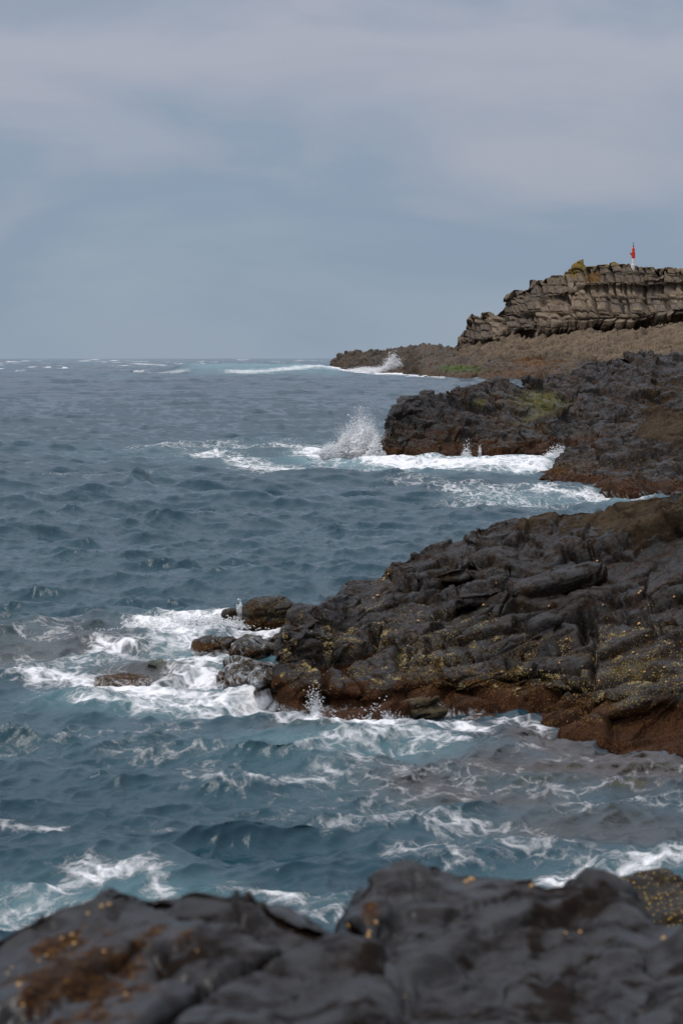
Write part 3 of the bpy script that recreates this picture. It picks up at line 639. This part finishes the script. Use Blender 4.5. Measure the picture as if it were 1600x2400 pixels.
GROOVES = [  # (points where the photograph shows a crevice, depth m, half width px, how far the slab above stands proud m)
    ([(1000, 1407), (1073, 1353), (1126, 1361), (1207, 1365)], .10, 6, .06), ([(1077, 1380), (1075, 1426), (1023, 1449), (990, 1466)], .12, 7, .05), ([(1077, 1430), (1126, 1418), (1207, 1414)], .10, 6, .06),
    ([(1214, 1430), (1268, 1430), (1333, 1422), (1383, 1414), (1444, 1409)], .13, 7, .12), ([(1325, 1292), (1367, 1303), (1421, 1292), (1478, 1269), (1536, 1242), (1600, 1225)], .20, 8, .14),
    ([(1207, 1365), (1237, 1353), (1291, 1334), (1329, 1300)], .12, 6, .05), ([(1050, 1567), (1115, 1548), (1184, 1510), (1214, 1476), (1276, 1476), (1333, 1464), (1367, 1445)], .14, 7, .08),
    ([(1291, 1529), (1333, 1521), (1367, 1514), (1371, 1449)], .22, 10, .14), ([(1191, 1544), (1199, 1583), (1214, 1613)], .09, 5, .03), ([(1230, 1655), (1314, 1636), (1383, 1602), (1452, 1579), (1536, 1583)], .18, 9, .12),
    ([(1452, 1468), (1482, 1437), (1536, 1414), (1590, 1395)], .14, 7, .08), ([(784, 1475), (791, 1537), (745, 1552), (765, 1583), (757, 1617)], .16, 8, .05), ([(791, 1544), (845, 1533), (879, 1518), (883, 1483)], .20, 10, .10),
    ([(914, 1353), (937, 1372), (983, 1388), (1029, 1372), (1098, 1330), (1140, 1311)], .14, 7, .10), ([(845, 1468), (899, 1464), (921, 1468)], .08, 5, .04), ([(952, 1567), (983, 1529), (1059, 1506)], .12, 7, .06),
    ([(944, 1521), (937, 1560)], .16, 12, .04), ([(1215, 1235), (1262, 1270), (1255, 1300)], .06, 4, .02), ([(1395, 1205), (1370, 1250), (1362, 1285)], .06, 4, .02), ([(1310, 1200), (1290, 1240)], .05, 4, .02),
    ([(1110, 1276), (1160, 1272), (1215, 1262), (1240, 1225)], .09, 6, .05), ([(1380, 1440), (1400, 1520), (1385, 1590)], .10, 7, .02), ([(1010, 1640), (1060, 1610), (1150, 1632), (1225, 1650)], .12, 7, .06),
    ([(1400, 1440), (1480, 1470), (1560, 1480), (1620, 1470)], .10, 8, .04), ([(1290, 1700), (1380, 1660), (1480, 1640), (1600, 1610)], .10, 6, .07), ([(1000, 1545), (1080, 1500), (1150, 1440), (1210, 1432)], .09, 6, .05)]
def near_carve(px, py):
    wob = 5 * perlin(np.stack([px / 34, py / 26, 0 * px], -1).reshape(-1, 3), 9).reshape(px.shape)
    x = px + wob; y = py + wob[::-1, ::-1] if False else py + .7 * wob
    h = np.zeros(px.shape)
    for pts, dep, hw, proud in GROOVES:
        P = np.array(pts, float); m = (px > P[:, 0].min() - 70) & (px < P[:, 0].max() + 70) & (py > P[:, 1].min() - 90) & (py < P[:, 1].max() + 30)
        X, Y = x[m], y[m]; best = np.full(X.shape, 1e9); side = np.zeros(X.shape)
        for a, c in zip(P[:-1], P[1:]):
            d = c - a; t = np.clip(((X - a[0]) * d[0] + (Y - a[1]) * d[1]) / (d @ d), 0, 1)
            rx, ry = X - a[0] - t * d[0], Y - a[1] - t * d[1]; q = np.hypot(rx, ry); b = q < best
            best = np.where(b, q, best); side = np.where(b, -ry, side)
        up = smooth(0, 5, side)
        h[m] += -1.2 * dep * np.exp(-(best / hw) ** 2) + 1.1 * proud * up * np.exp(-(best / 42) ** 2)
    return h
def near_extra(s, px):
    # a bench and an overhung notch above the weed line
    return .35 * np.exp(-((s - .16) / .05) ** 2) * smooth(670, 760, px)[None] - .25 * np.exp(-((s - .30) / .08) ** 2) * smooth(670, 760, px)[None]
outcrop = bpy.data.objects.new('rock_outcrop', None); COL.objects.link(outcrop); outcrop.location = (0, 0, 0)
tag(outcrop, 'large black layered outcrop at the right, yellow barnacles above its red weed band', 'rock')
body, P_near, N_near = headland('bedrock', near_ridge, near_base, 640, 430, near_relief, M_NEAR, near_tint, back=(5, 60), prof=1.25, under=.7, under_out=.25, extra_D=near_extra, parent=outcrop, carve=near_carve)
ppx_n, ppy_n = proj(P_near)
def on_near(px, py, out=0.0):
    d = (ppx_n - px) ** 2 + (ppy_n - py) ** 2; m = d < d.min() + 30
    D = P_near[..., 1][m].min() - out
    return W(px, py, D)
# big slabs and blocks that stand proud of the bedrock: (px, py, half length, half depth, half height, dip)
SLABS = [(1015, 1345, .62, .5, .20, 14), (1300, 1372, .80, .7, .16, 14), (1190, 1520, .90, .5, .18, 24), (715, 1530, .34, .40, .46, 8), (1120, 1398, .40, .4, .15, 8), (1490, 1650, .75, .6, .18, 20)]
for i, (px, py, a, b, c, dip) in enumerate(SLABS):
    ctr = on_near(px, py, 0) + np.array([0, b * .62, -c * .55])
    Bs = basis(dip, 12, -8)
    s_, _, _ = boulder('rock_slab', ctr, (a, b, c), Bs, lambda P, i=i: near_relief(P, .85, 141 + i), M_NEAR, near_tint, (120, 70), 5.0, parent=outcrop)
M_PALE = rock_material('pale_crusted_rock', (.025, .019, .013), (.060, .048, .035), (.105, .088, .064), .22, rough=(.4, .7), bump=.9)
# the pale crusted block at the foot
def pale_tint(P, px, py):
    t, d, w = near_tint(P, px, py); t[:, 0] *= .1; t[:, 1] = 0; t[:, 2] = .62; return t, d * 0 + .6, w * .3
pale, _, _ = boulder('rock_block', W(985, 1655, 27.9), (.34, .35, .19), basis(14, 5), lambda P: near_relief(P, 1.0, 333), M_PALE, pale_tint, (90, 60), 4.0, parent=outcrop)
pale['label'] = 'pale grey block crusted with barnacles at the waterline'

# ------------------------------------------------------------------ reef rocks left of the outcrop
def reef_tint(wh):
    def f(P, px, py):
        n = fbm(P / .4, 3, 65); t = np.zeros((len(P), 3)); z = P[:, 2]
        t[:, 0] = .7 * smooth(.35, .05, z + .1 * n) + .2; t[:, 1] = .3; t[:, 2] = .35
        return t, np.zeros(len(P)), np.clip(wh * (.75 + .7 * n) + .5 * smooth(.12, 0, z), 0, 1)
    return f
def place(name, px, py, D, r, B, k, seed, tint, n, e, label, cat='rock'):
    o, P, nn = boulder(name, W(px, py, D), r, B, lambda P: near_relief(P, k, seed), M_NEAR, tint, n, e)
    tag(o, label, cat); return o, P, nn
place('boulder', 642, 1450, 36.6, (.64, .5, .42), basis(-8, 0), .5, 401, reef_tint(.0), (120, 80), 2.1, 'large rounded dark boulder at the left end of the black outcrop')
boulder('rock_slab', W(722, 1462, 34.6), (.42, .6, .34), basis(-10, 0), lambda P: near_relief(P, .6, 421), M_NEAR, near_tint, (100, 60), 2.4, parent=outcrop)
place('boulder', 537, 1450, 36.9, (.17, .2, .22), basis(4, 0), .22, 402, reef_tint(.12), (60, 44), 3.4, 'small squarish dark rock standing in foam just left of the rounded boulder')
place('boulder', 462, 1463, 37.8, (.45, .3, .10), basis(0, 0), .3, 403, reef_tint(.25), (60, 30), 2.4, 'flat dark rock almost awash behind the foam crest')
place('boulder', 655, 1500, 33.8, (.22, .3, .22), basis(10, 0), .8, 404, reef_tint(.35), (60, 40), 2.6, 'dark rock wedged against the left end of the outcrop above the white runoff')
place('boulder', 520, 1530, 33.9, (.46, .5, .30), basis(14, 10), .9, 405, reef_tint(.42), (120, 80), 3.0, 'foam streaked rock with a dark top in the middle of the surf')
place('boulder', 596, 1592, 30.6, (.56, .8, .32), basis(-14, 10), 1.1, 406, reef_tint(.66), (140, 90), 3.0, 'low brown rock with white water pouring over it beside the outcrop')
place('boulder', 628, 1625, 29.2, (.24, .3, .30), basis(0, 10), .8, 407, reef_tint(.75), (70, 50), 2.6, 'steep rock veiled in white water at the foot of the outcrop')
place('boulder', 600, 1535, 33.0, (.34, .6, .20), basis(-8, 0), 1.0, 411, reef_tint(.55), (90, 60), 2.6, 'low foam covered rock between the streaked rock and the outcrop')
place('boulder', 290, 1600, 31.0, (.50, .5, .13), basis(2, 0), .35, 408, reef_tint(.05), (90, 40), 2.2, 'smooth brown rock awash in the middle of the foam')
place('boulder', 425, 1507, 35.2, (.10, .3, .12), basis(30, 0), .3, 409, reef_tint(.1), (40, 30), 2.4, 'thin dark rock tip poking through the foam')

# ------------------------------------------------------------------ foreground rocks
M_FORE = rock_material('foreground_rock', (.0042, .0025, .0016), (.0120, .0073, .0046), (.019, .0127, .0088), .45, rough=(.10, .5), algae=(.026, .0085, .0026), moss=(.04, .022, .005), lichen=(.20, .14, .06), bump=.14, wet_spec=.19, rust=(.011, .008, .0065))
B_FORE = basis(8, 30, 5)
def fore_relief(P):
    return rock_relief(P, [((1.3, .8, .40), .04, .11, .05, .04), ((.48, .30, .16), .014, .045, .016, .08)], B_FORE, (.5, .16), 73, (.36, .014, 4), bias=.01)
def fore_tint(P, px, py):
    n = fbm(P / .12, 3, 95); t = np.zeros((len(P), 3))
    t[:, 0] = 1.15 * blob(px, py, 190, 2300, 180, 130) * (.8 + .6 * n) + .75 * blob(px, py, 865, 2140, 30, 50) + .5 * blob(px, py, 420, 2190, 110, 30) + .35 * blob(px, py, 1200, 2310, 60, 40)
    t[:, 2] = 0
    return t, .15 + .8 * n, np.zeros(len(P))
foreL_ridge = [(-900, 2260, 6.0), (-500, 2230, 6.1), (-200, 2250, 6.2), (-60, 2240, 6.3), (0, 2213, 6.4), (61, 2183, 6.45), (92, 2164, 6.5), (153, 2159, 6.5), (204, 2134, 6.55), (245, 2114, 6.6), (306, 2108, 6.6), (377, 2107, 6.6), (459, 2101, 6.6), (561, 2108, 6.55), (653, 2134, 6.5), (714, 2159, 6.4), (755, 2185, 6.3), (806, 2205, 6.2), (860, 2260, 6.0), (940, 2420, 5.4), (1000, 2700, 4.2), (1020, 3000, 3.0)]
foreL_ridge = [(a, b - 42 * (b < 2300), c) for a, b, c in foreL_ridge]
foreL_base = [(-900, 3100), (1020, 3010)]
foreL_D = [(-900, 2.6), (1020, 2.9)]
foreL, P_fl, _ = headland('foreground_rock', foreL_ridge, foreL_base, 330, 150, fore_relief, M_FORE, fore_tint, back=(6.0, 60), prof=.85, under=.3, under_out=.2, base_D=foreL_D)
tag(foreL, 'blurred wet black rock with a rusty stain and orange limpets, lower left foreground', 'rock')
foreR_ridge = [(640, 3000, 2.8), (650, 2600, 4.4), (690, 2400, 5.6), (740, 2290, 6.3), (790, 2215, 6.9), (806, 2185, 7.1), (816, 2154, 7.2), (837, 2103, 7.3), (867, 2062, 7.4), (918, 2040, 7.5), (969, 2030, 7.5), (1031, 2034, 7.5), (1071, 2052, 7.45), (1153, 2055, 7.4), (1245, 2067, 7.35), (1276, 2093, 7.3), (1337, 2088, 7.3), (1398, 2078, 7.3), (1449, 2098, 7.2), (1490, 2144, 7.1), (1531, 2185, 7.0), (1600, 2200, 6.9), (1750, 2180, 6.8), (2000, 2150, 6.8), (2500, 2150, 6.6)]
foreR_ridge = [(a, b - 12 * (b < 2300), c) for a, b, c in foreR_ridge]
foreR_base = [(640, 3005), (2500, 3100)]
foreR_D = [(640, 2.75), (2500, 2.7)]
foreR, P_fr, _ = headland('foreground_rock', foreR_ridge, foreR_base, 380, 150, fore_relief, M_FORE, fore_tint, back=(6.0, 60), prof=.8, under=.3, under_out=.2, base_D=foreR_D)
tag(foreR, 'blurred wet grey rock humped up in the lower right foreground', 'rock')
def edge_tint(P, px, py):
    n = fbm(P / .2, 3, 97); t = np.zeros((len(P), 3)); t[:, 2] = .62; t[:, 1] = .35
    return t, 0 * px + .1, np.zeros(len(P))
o, P_e, _ = boulder('boulder', W(1570, 2160, 11.5), (.30, .5, .22), basis(4, 10), lambda P: .35 * near_relief(P, 1, 500), M_NEAR, edge_tint, (80, 50), 3.0)
tag(o, 'barnacle speckled dark rock at the right edge just behind the foreground rock', 'rock')

# ------------------------------------------------------------------ limpets
def dome_mesh(name, k=8):
    v = [(0, 0, .62)]; f = []
    for r, z in ((.45, .48), (.8, .2), (1.0, -.1)):
        for i in range(k): a = 2 * math.pi * i / k; v.append((r * math.cos(a), r * math.sin(a), z))
    for i in range(k): f.append((0, 1 + i, 1 + (i + 1) % k))
    for j in range(2):
        for i in range(k):
            a = 1 + j * k + i; b = 1 + j * k + (i + 1) % k; f.append((a, a + k, b + k, b))
    me = bpy.data.meshes.new(name); me.from_pydata(v, [], f); me.polygons.foreach_set('use_smooth', np.ones(len(f), bool)); return me
def shell_material():
    t = NT('limpet_shell'); pos = t.n('NewGeometry').outputs['Position']
    n = t.noise(pos, 60, 3); c = t.mixc(n, (.50, .27, .07), (.36, .22, .10))
    bs = t.n('BsdfPrincipled', {'Base Color': c, 'Roughness': .6}); t.t.links.new(bs.outputs[0], t.out.inputs[0]); return t.m
M_SHELL = shell_material()
limpet_me = dome_mesh('limpet'); limpet_me.materials.append(M_SHELL)
from mathutils import Vector
def put_limpet(P, N, px, py, rad, parent):
    ppx, ppy = proj(P); d = (ppx - px) ** 2 + (ppy - py) ** 2; m = d < max(60, d.min() * 1.5 + 4)
    idx = np.argwhere(m); i = idx[np.argmin(P[..., 1][m])]
    p = P[i[0], i[1]]; n = N[i[0], i[1]]
    if n[1] > 0.2 and n[2] < 0: n = -n
    o = bpy.data.objects.new('limpet', limpet_me); COL.objects.link(o); o.parent = parent
    o.location = p; o.rotation_euler = Vector(n).to_track_quat('Z', 'Y').to_euler(); s = rad * p[1] / F
    o.scale = (s, s * random.uniform(.8, 1.1), s * .9)
def Nrm(P):
    n = grid_normals(P); c = n[P.shape[0] // 3, P.shape[1] // 2]
    return n if c[2] > 0 else -n
N_fl, N_fr = Nrm(P_fl), Nrm(P_fr)
for px, py, r in [(237, 2116, 6), (260, 2113, 6), (205, 2136, 5), (175, 2185, 6), (177, 2207, 6), (140, 2195, 5), (110, 2232, 5), (247, 2225, 5), (318, 2222, 8), (42, 2300, 8), (50, 2352, 6), (15, 2275, 5), (300, 2325, 5), (30, 2262, 4), (95, 2250, 4), (455, 2225, 4)]:
    put_limpet(P_fl, N_fl, px, py, r, foreL)
for px, py, r in [(885, 2163, 7), (878, 2172, 6), (870, 2195, 8), (871, 2182, 5), (813, 2170, 7), (1098, 2056, 8), (1090, 2058, 6), (1106, 2057, 5), (1241, 2069, 7), (1250, 2071, 4), (1553, 2192, 8), (1355, 2180, 5), (1330, 2182, 4), (950, 2330, 4)]:
    put_limpet(P_fr, N_fr, px, py, r, foreR)
for px, py, r in [(1125, 1419, 5), (983, 1449, 6), (880, 1460, 4), (730, 1472, 4), (1200, 1490, 5), (1323, 1492, 5), (1492, 1455, 7), (1489, 1462, 6), (1498, 1378, 5), (1499, 1385, 5), (1395, 1310, 5), (1411, 1411, 4), (1241, 1526, 4), (1307, 1546, 4), (1248, 1565, 4), (1180, 1570, 4), (1480, 1523, 5), (1491, 1526, 4), (1473, 1565, 4), (1458, 1475, 5), (1520, 1490, 4), (1555, 1496, 4), (1572, 1396, 5), (1568, 1500, 4), (1405, 1588, 5), (1550, 1560, 5), (1560, 1590, 5), (900, 1347, 4), (895, 1352, 4), (905, 1341, 4), (880, 1390, 5), (872, 1395, 4), (1289, 1414, 4), (1503, 1570, 5), (1574, 1610, 5), (1507, 1637, 5), (818, 1370, 3), (728, 1520, 4), (960, 1425, 3), (1345, 1345, 4), (1160, 1360, 3)]:
    put_limpet(P_near, N_near, px, py, r * .72, outcrop)
# barnacle crust: thousands too small to count, one part
def scatter(name, P, N, wts, count, rmin, rmax, mat, parent, seed=1, k=5):
    r = np.random.default_rng(seed); w = wts.ravel(); idx = r.choice(len(w), count, p=w / w.sum())
    p = P.reshape(-1, 3)[idx]; n = N.reshape(-1, 3)[idx]
    t = np.cross(n, r.normal(size=n.shape)); t /= np.linalg.norm(t, axis=1)[:, None]; b = np.cross(n, t)
    s = r.uniform(rmin, rmax, count)[:, None]
    vs = [p + n * s * .7]
    for i in range(k): a = 2 * math.pi * i / k; vs.append(p + (t * math.cos(a) + b * math.sin(a)) * s - n * s * .1)
    co = np.stack(vs, 1).reshape(-1, 3); base = (np.arange(count) * (k + 1))[:, None]
    tri = np.concatenate([np.stack([base[:, 0], base[:, 0] + 1 + i, base[:, 0] + 1 + (i + 1) % k], -1) for i in range(k)])
    me = mesh_np(name, co, tri, None, True, True); o = link(name, me, mat, parent); tag(o, kind='stuff'); return o
ppx_n, ppy_n = proj(P_near); zz = P_near[..., 2]
nclump = fbm(P_near.reshape(-1, 3) / .35, 3, 222).reshape(zz.shape)
w = (smooth(.25, .4, zz) * smooth(1.1, .55, zz) * .35 + 1.0 * blob(ppx_n, ppy_n, 985, 1570, 50, 30) + 1.3 * blob(ppx_n, ppy_n, 1160, 1605, 80, 20) + 1.0 * blob(ppx_n, ppy_n, 1400, 1650, 150, 30, 24) + .35 * blob(ppx_n, ppy_n, 1530, 1490, 90, 60)) * smooth(.12, .45, nclump) * (ppx_n < 1660) * (zz > .22)
w[:2] = 0; w[432:] = 0
def barn_material():
    t = NT('barnacle_crust'); pos = t.n('NewGeometry').outputs['Position']
    c = t.mixc(t.sstep(t.noise(pos, 9, 3), .4, .6), (.24, .16, .025), (.26, .20, .09))
    bs = t.n('BsdfPrincipled', {'Base Color': c, 'Roughness': .7}); t.t.links.new(bs.outputs[0], t.out.inputs[0]); return t.m
M_BARN = barn_material()
scatter('barnacle_crust', P_near, N_near, w + 1e-9, 4500, .006, .015, M_BARN, outcrop)

# ------------------------------------------------------------------ marker on the cliff
def paint(name, col, rough=.5):
    t = NT(name); pos = t.n('NewGeometry').outputs['Position']
    n = t.noise(pos, 2.0, 4); c = t.mixc(t.sstep(n, .4, .75), col, tuple(x * .8 for x in col))
    bs = t.n('BsdfPrincipled', {'Base Color': c, 'Roughness': rough}); t.t.links.new(bs.outputs[0], t.out.inputs[0]); return t.m
def lathe(name, prof, mat, parent, k=24):
    v = []; f = []
    for r, z in prof:
        for i in range(k): a = 2 * math.pi * i / k; v.append((r * math.cos(a), r * math.sin(a), z))
    for j in range(len(prof) - 1):
        for i in range(k): f.append((j * k + i, j * k + (i + 1) % k, (j + 1) * k + (i + 1) % k, (j + 1) * k + i))
    f.append(tuple(range(k))[::-1]); f.append(tuple((len(prof) - 1) * k + i for i in range(k)))
    me = bpy.data.meshes.new(name); me.from_pydata(v, [], f); return link(name, me, mat, parent)
def marker():
    D = 577.0; u = D / F
    root = bpy.data.objects.new('navigation_marker', None); COL.objects.link(root)
    cx, cy = proj(P_cliff); m = np.abs(cx - 1483.2) < 4; k_ = np.argmin(np.where(m, cy, 1e9)); foot = P_cliff.reshape(-1, 3)[k_]
    D = float(foot[1]); u = D / F; root.location = (float((1483.2 - 800) / F * D), D, float(foot[2]) - .1); tag(root, 'slim red and white navigation light on top of the far cliff', 'navigation light')
    white, red, dark = paint('white_paint', (.80, .78, .76)), paint('red_paint', (.75, .045, .012)), paint('dark_lamp', (.04, .06, .06), .3)
    z = lambda py: (626 - py) * u
    lathe('footing', [(.66, -1.6), (.66, z(624.6)), (.55, z(624.3))], white, root)
    lathe('shaft', [(.47, z(624.5)), (.43, z(609.6))], white, root)
    lathe('upper_tower', [(.42, z(609.5)), (.46, z(606.5)), (.47, z(602)), (.47, z(597.2))], red, root)
    g = lathe('gallery', [(.50, z(597.2)), (.52, z(596.8)), (.52, z(596.2)), (.46, z(596.0))], red, root)
    lathe('lantern_house', [(.38, z(595.9)), (.37, z(587)), (.24, z(584)), (.10, z(582.9))], red, root)
    lathe('lamp', [(.10, z(582.9)), (.15, z(582.3)), (.15, z(578.6)), (.05, z(578.0))], dark, root, 16)
    lathe('bird_spikes', [(.02, z(578.0)), (.03, z(575)), (.22, z(573.4)), (.22, z(573.1)), (.03, z(573.6))], dark, root, 16)
    # triangular bracket and side platform facing left
    y = .16; v = []
    for s in (-y, y): v += [(-.92, s, z(596.6)), (-.92, s, z(598.2)), (-.40, s, z(604.5)), (-.36, s, z(596.6))]
    me = bpy.data.meshes.new('side_platform'); me.from_pydata(v, [], [(0, 1, 2, 3), (7, 6, 5, 4), (0, 4, 5, 1), (1, 5, 6, 2), (2, 6, 7, 3), (3, 7, 4, 0)])
    sp = link('side_platform', me, red, root)
    v = []; f = []
    for x in (-.88, -.62):
        v = []; f = []
        b = len(v)
        for dx in (-.02, .02):
            for dy in (-.02, .02):
                for zz_ in (z(596.6), z(593.6)): v.append((x + dx, dy, zz_))
        f += [(b, b + 1, b + 3, b + 2), (b + 4, b + 6, b + 7, b + 5), (b, b + 4, b + 5, b + 1), (b + 2, b + 3, b + 7, b + 6), (b, b + 2, b + 6, b + 4), (b + 1, b + 5, b + 7, b + 3)]
        me = bpy.data.meshes.new('railing_post'); me.from_pydata(v, [], f); link('railing_post', me, red, sp)
marker()

# ------------------------------------------------------------------ breaking spray
def spray_material():
    t = NT('spray_white'); bs = t.n('BsdfPrincipled', {'Base Color': (.95, .95, .95, 1), 'Roughness': .5})
    tl = t.n('BsdfTranslucent', {'Color': (.95, .95, .95, 1)}); mx = t.n('MixShader', {0: .22, 1: bs.outputs[0], 2: tl.outputs[0]})
    t.t.links.new(mx.outputs[0], t.out.inputs[0]); return t.m
M_SPRAY = spray_material()
OCT_V = np.array([(1, 0, 0), (-1, 0, 0), (0, 1, 0), (0, -1, 0), (0, 0, 1), (0, 0, -1)], float)
OCT_F = np.array([(0, 2, 4), (2, 1, 4), (1, 3, 4), (3, 0, 4), (2, 0, 5), (1, 2, 5), (3, 1, 5), (0, 3, 5)])
def drops(name, C, r, parent, stretch=None):
    n = len(C); q = rng.normal(size=(n, 3, 3)); q, _ = np.linalg.qr(q)
    V = (OCT_V[None] * r[:, None, None]); V = V @ q
    if stretch is not None: V = V * (1 + stretch[:, None, :])
    co = (V + C[:, None]).reshape(-1, 3); fa = (OCT_F[None] + (np.arange(n) * 6)[:, None, None]).reshape(-1, 3)
    me = mesh_np(name, co, fa, None, True, True); o = link(name, me, M_SPRAY, parent); tag(o, kind='stuff'); return o
def splash(name, jets, px_m, label, scale, n_jet, rr, base_n, base_box, cores=()):
    """jets: (px, py of the foot, height m, lean x, spread, weight) thrown ballistically from the rock's foot"""
    root = bpy.data.objects.new(name, None); COL.objects.link(root); root.location = (0, 0, 0); tag(root, label, 'splash')
    C = []; R = []
    for (px, py, D, h, lean, sp, wgt) in jets:
        n = int(n_jet * wgt); g = 9.8; v0 = math.sqrt(2 * g * h)
        foot = W(px, py, D)
        fing = rng.integers(0, 26, n); ft = rng.normal(size=(26, 3)) * sp * .75; fv = rng.uniform(.45, 1.05, 26)
        vx = ft[fing, 0] + rng.normal(size=n) * sp * .35 + lean; vy = ft[fing, 1] * .6 + rng.normal(size=n) * sp * .3
        vz = v0 * np.clip(fv[fing] * rng.beta(5, 1.6, n) * 1.15, .1, 1.05)
        tt = rng.beta(1.6, 1.5, n) * (vz / g) * 1.25
        pos = foot + np.stack([vx * tt, vy * tt, vz * tt - .5 * g * tt * tt], -1)
        C.append(pos); hh = np.clip(pos[:, 2] / h, 0, 1); R.append(rr[0] + (rr[1] - rr[0]) * rng.beta(1.2, 4, n) * (1.25 - hh))
    C = np.concatenate(C); R = np.concatenate(R); k = C[:, 2] > -.05
    drops('droplets', C[k], R[k], root)
    for (px, py, D, r) in cores:
        o_, Pc, Nc = boulder('spray_core', W(px, py, D), r, np.eye(3), lambda P: min(r) * (1.0 * fbm(P / (min(r) * .75), 6, 900, .7) + .35 * fbm(P / (min(r) * 1.8), 2, 910) - .1), M_SPRAY, lambda P, a, b: (np.zeros((len(P), 3)), np.zeros(len(P)), np.zeros(len(P))), (130, 90), 2.0, parent=root)
        nd = 4500; pick = rng.integers(0, Pc.shape[0] * Pc.shape[1], nd); out = rng.exponential(.16, nd)[:, None] * min(r)
        drops('spray_fringe', Pc.reshape(-1, 3)[pick] + Nc.reshape(-1, 3)[pick] * out + rng.normal(size=(nd, 3)) * .06 * min(r) + np.array([0, 0, 1]) * out * .6, rng.uniform(rr[0], rr[1] * .8, nd), root)
    # boiling white foot of the splash: many overlapping clots
    pts = []; rad = []
    for (px, py, D, hx, hz, n) in base_box:
        c = W(px, py, D); u = rng.normal(size=(n, 3)); hgt = np.abs(u[:, 2]) * .45
        fall = np.exp(-(u[:, 0] ** 2) * .5)
        pts.append(c + np.stack([u[:, 0] * hx * .55, u[:, 1] * hx * .22, hgt * hz * fall], -1)); rad.append(rng.uniform(.35, 1.0, n) * base_n)
    drops('white_water', np.concatenate(pts), np.concatenate(rad), root)
    return root
d1 = 96.5
splash('wave_splash', [(845, 1062, d1, 2.0, -.1, .60, 1.0), (868, 1062, d1 - .5, 1.7, .15, .5, .8), (815, 1060, d1 + .5, 1.3, -.7, .7, .7), (850, 1050, d1 + 1, 2.6, -.1, .6, .45), (860, 1050, d1 + .6, 2.1, .1, .8, .6), (780, 1062, d1, .6, -.6, .6, .4), (885, 1060, d1 - 1, 1.0, .2, .5, .5)],
       48, 'tall white burst of spray beside the tip of the dark mossy headland', 1, 8500, (.005, .024), .04,
       [(845, 1058, d1, 1.0, 1.5, 3000), (865, 1060, d1 - .6, .7, 1.3, 1500), (820, 1060, d1, .8, 1.2, 2600), (780, 1064, d1, .9, .5, 2000), (880, 1072, d1 - 2, .5, 1.0, 1500)],
       [(852, 1045, d1, (.66, .5, 1.0)), (822, 1058, d1 + .3, (.75, .4, .72)), (780, 1068, d1, (.6, .35, .22)), (880, 1065, d1 - 1.0, (.35, .4, .55))])
d2 = 640.0
splash('wave_splash', [(922, 873, d2, 5.0, .2, 1.6, 1.0), (912, 873, d2, 4.0, -.6, 1.4, .7)], 7, 'small distant burst of spray against the low rock shelf under the cliff', 6, 2600, (.05, .14), .28,
       [(922, 873, d2, 4.0, 5.5, 1500), (900, 875, d2, 6.0, 2.2, 900), (860, 872, d2 + 40, 9.0, 1.6, 900), (820, 870, d2 + 120, 9.0, 1.0, 500)],
       [(922, 866, d2, (2.1, 2, 2.6)), (895, 874, d2, (5, 2, 1.3)), (855, 871, d2 + 40, (7, 2, .9))])
splash('wave_splash', [(430, 1468, 36.4, .22, 0, .5, .35), (470, 1468, 36.4, .25, 0, .5, .35), (500, 1464, 36.4, .30, 0, .5, .3)], 1, 'low ragged crest of spray behind the reef rocks left of the outcrop', 1, 900, (.003, .012), .02,
       [(400, 1470, 36.3, 1.1, .18, 2600), (480, 1468, 36.4, 1.0, .20, 2600), (562, 1450, 36.9, .10, .30, 900)])
splash('wave_splash', [(740, 1690, 28.0, .45, 0, .2, .3)], 1, 'thin fringe of spray at the foot of the black outcrop', 1, 1200, (.003, .009), .012,
       [(738, 1690, 28.0, .22, .5, 700), (890, 1705, 27.2, .5, .28, 1300), (800, 1702, 27.3, .6, .12, 900)])
splash('wave_splash', [(1310, 1078, 97.5, 1.0, .2, .5, .3)], 1, 'small splash in the gap between the mossy headland and the promontory', 1, 1500, (.006, .02), .03,
       [(1305, 1078, 97.5, .8, .7, 1500), (1092, 1086, 93.6, .35, .9, 700), (1200, 1090, 93.0, 2.5, .25, 1500)])
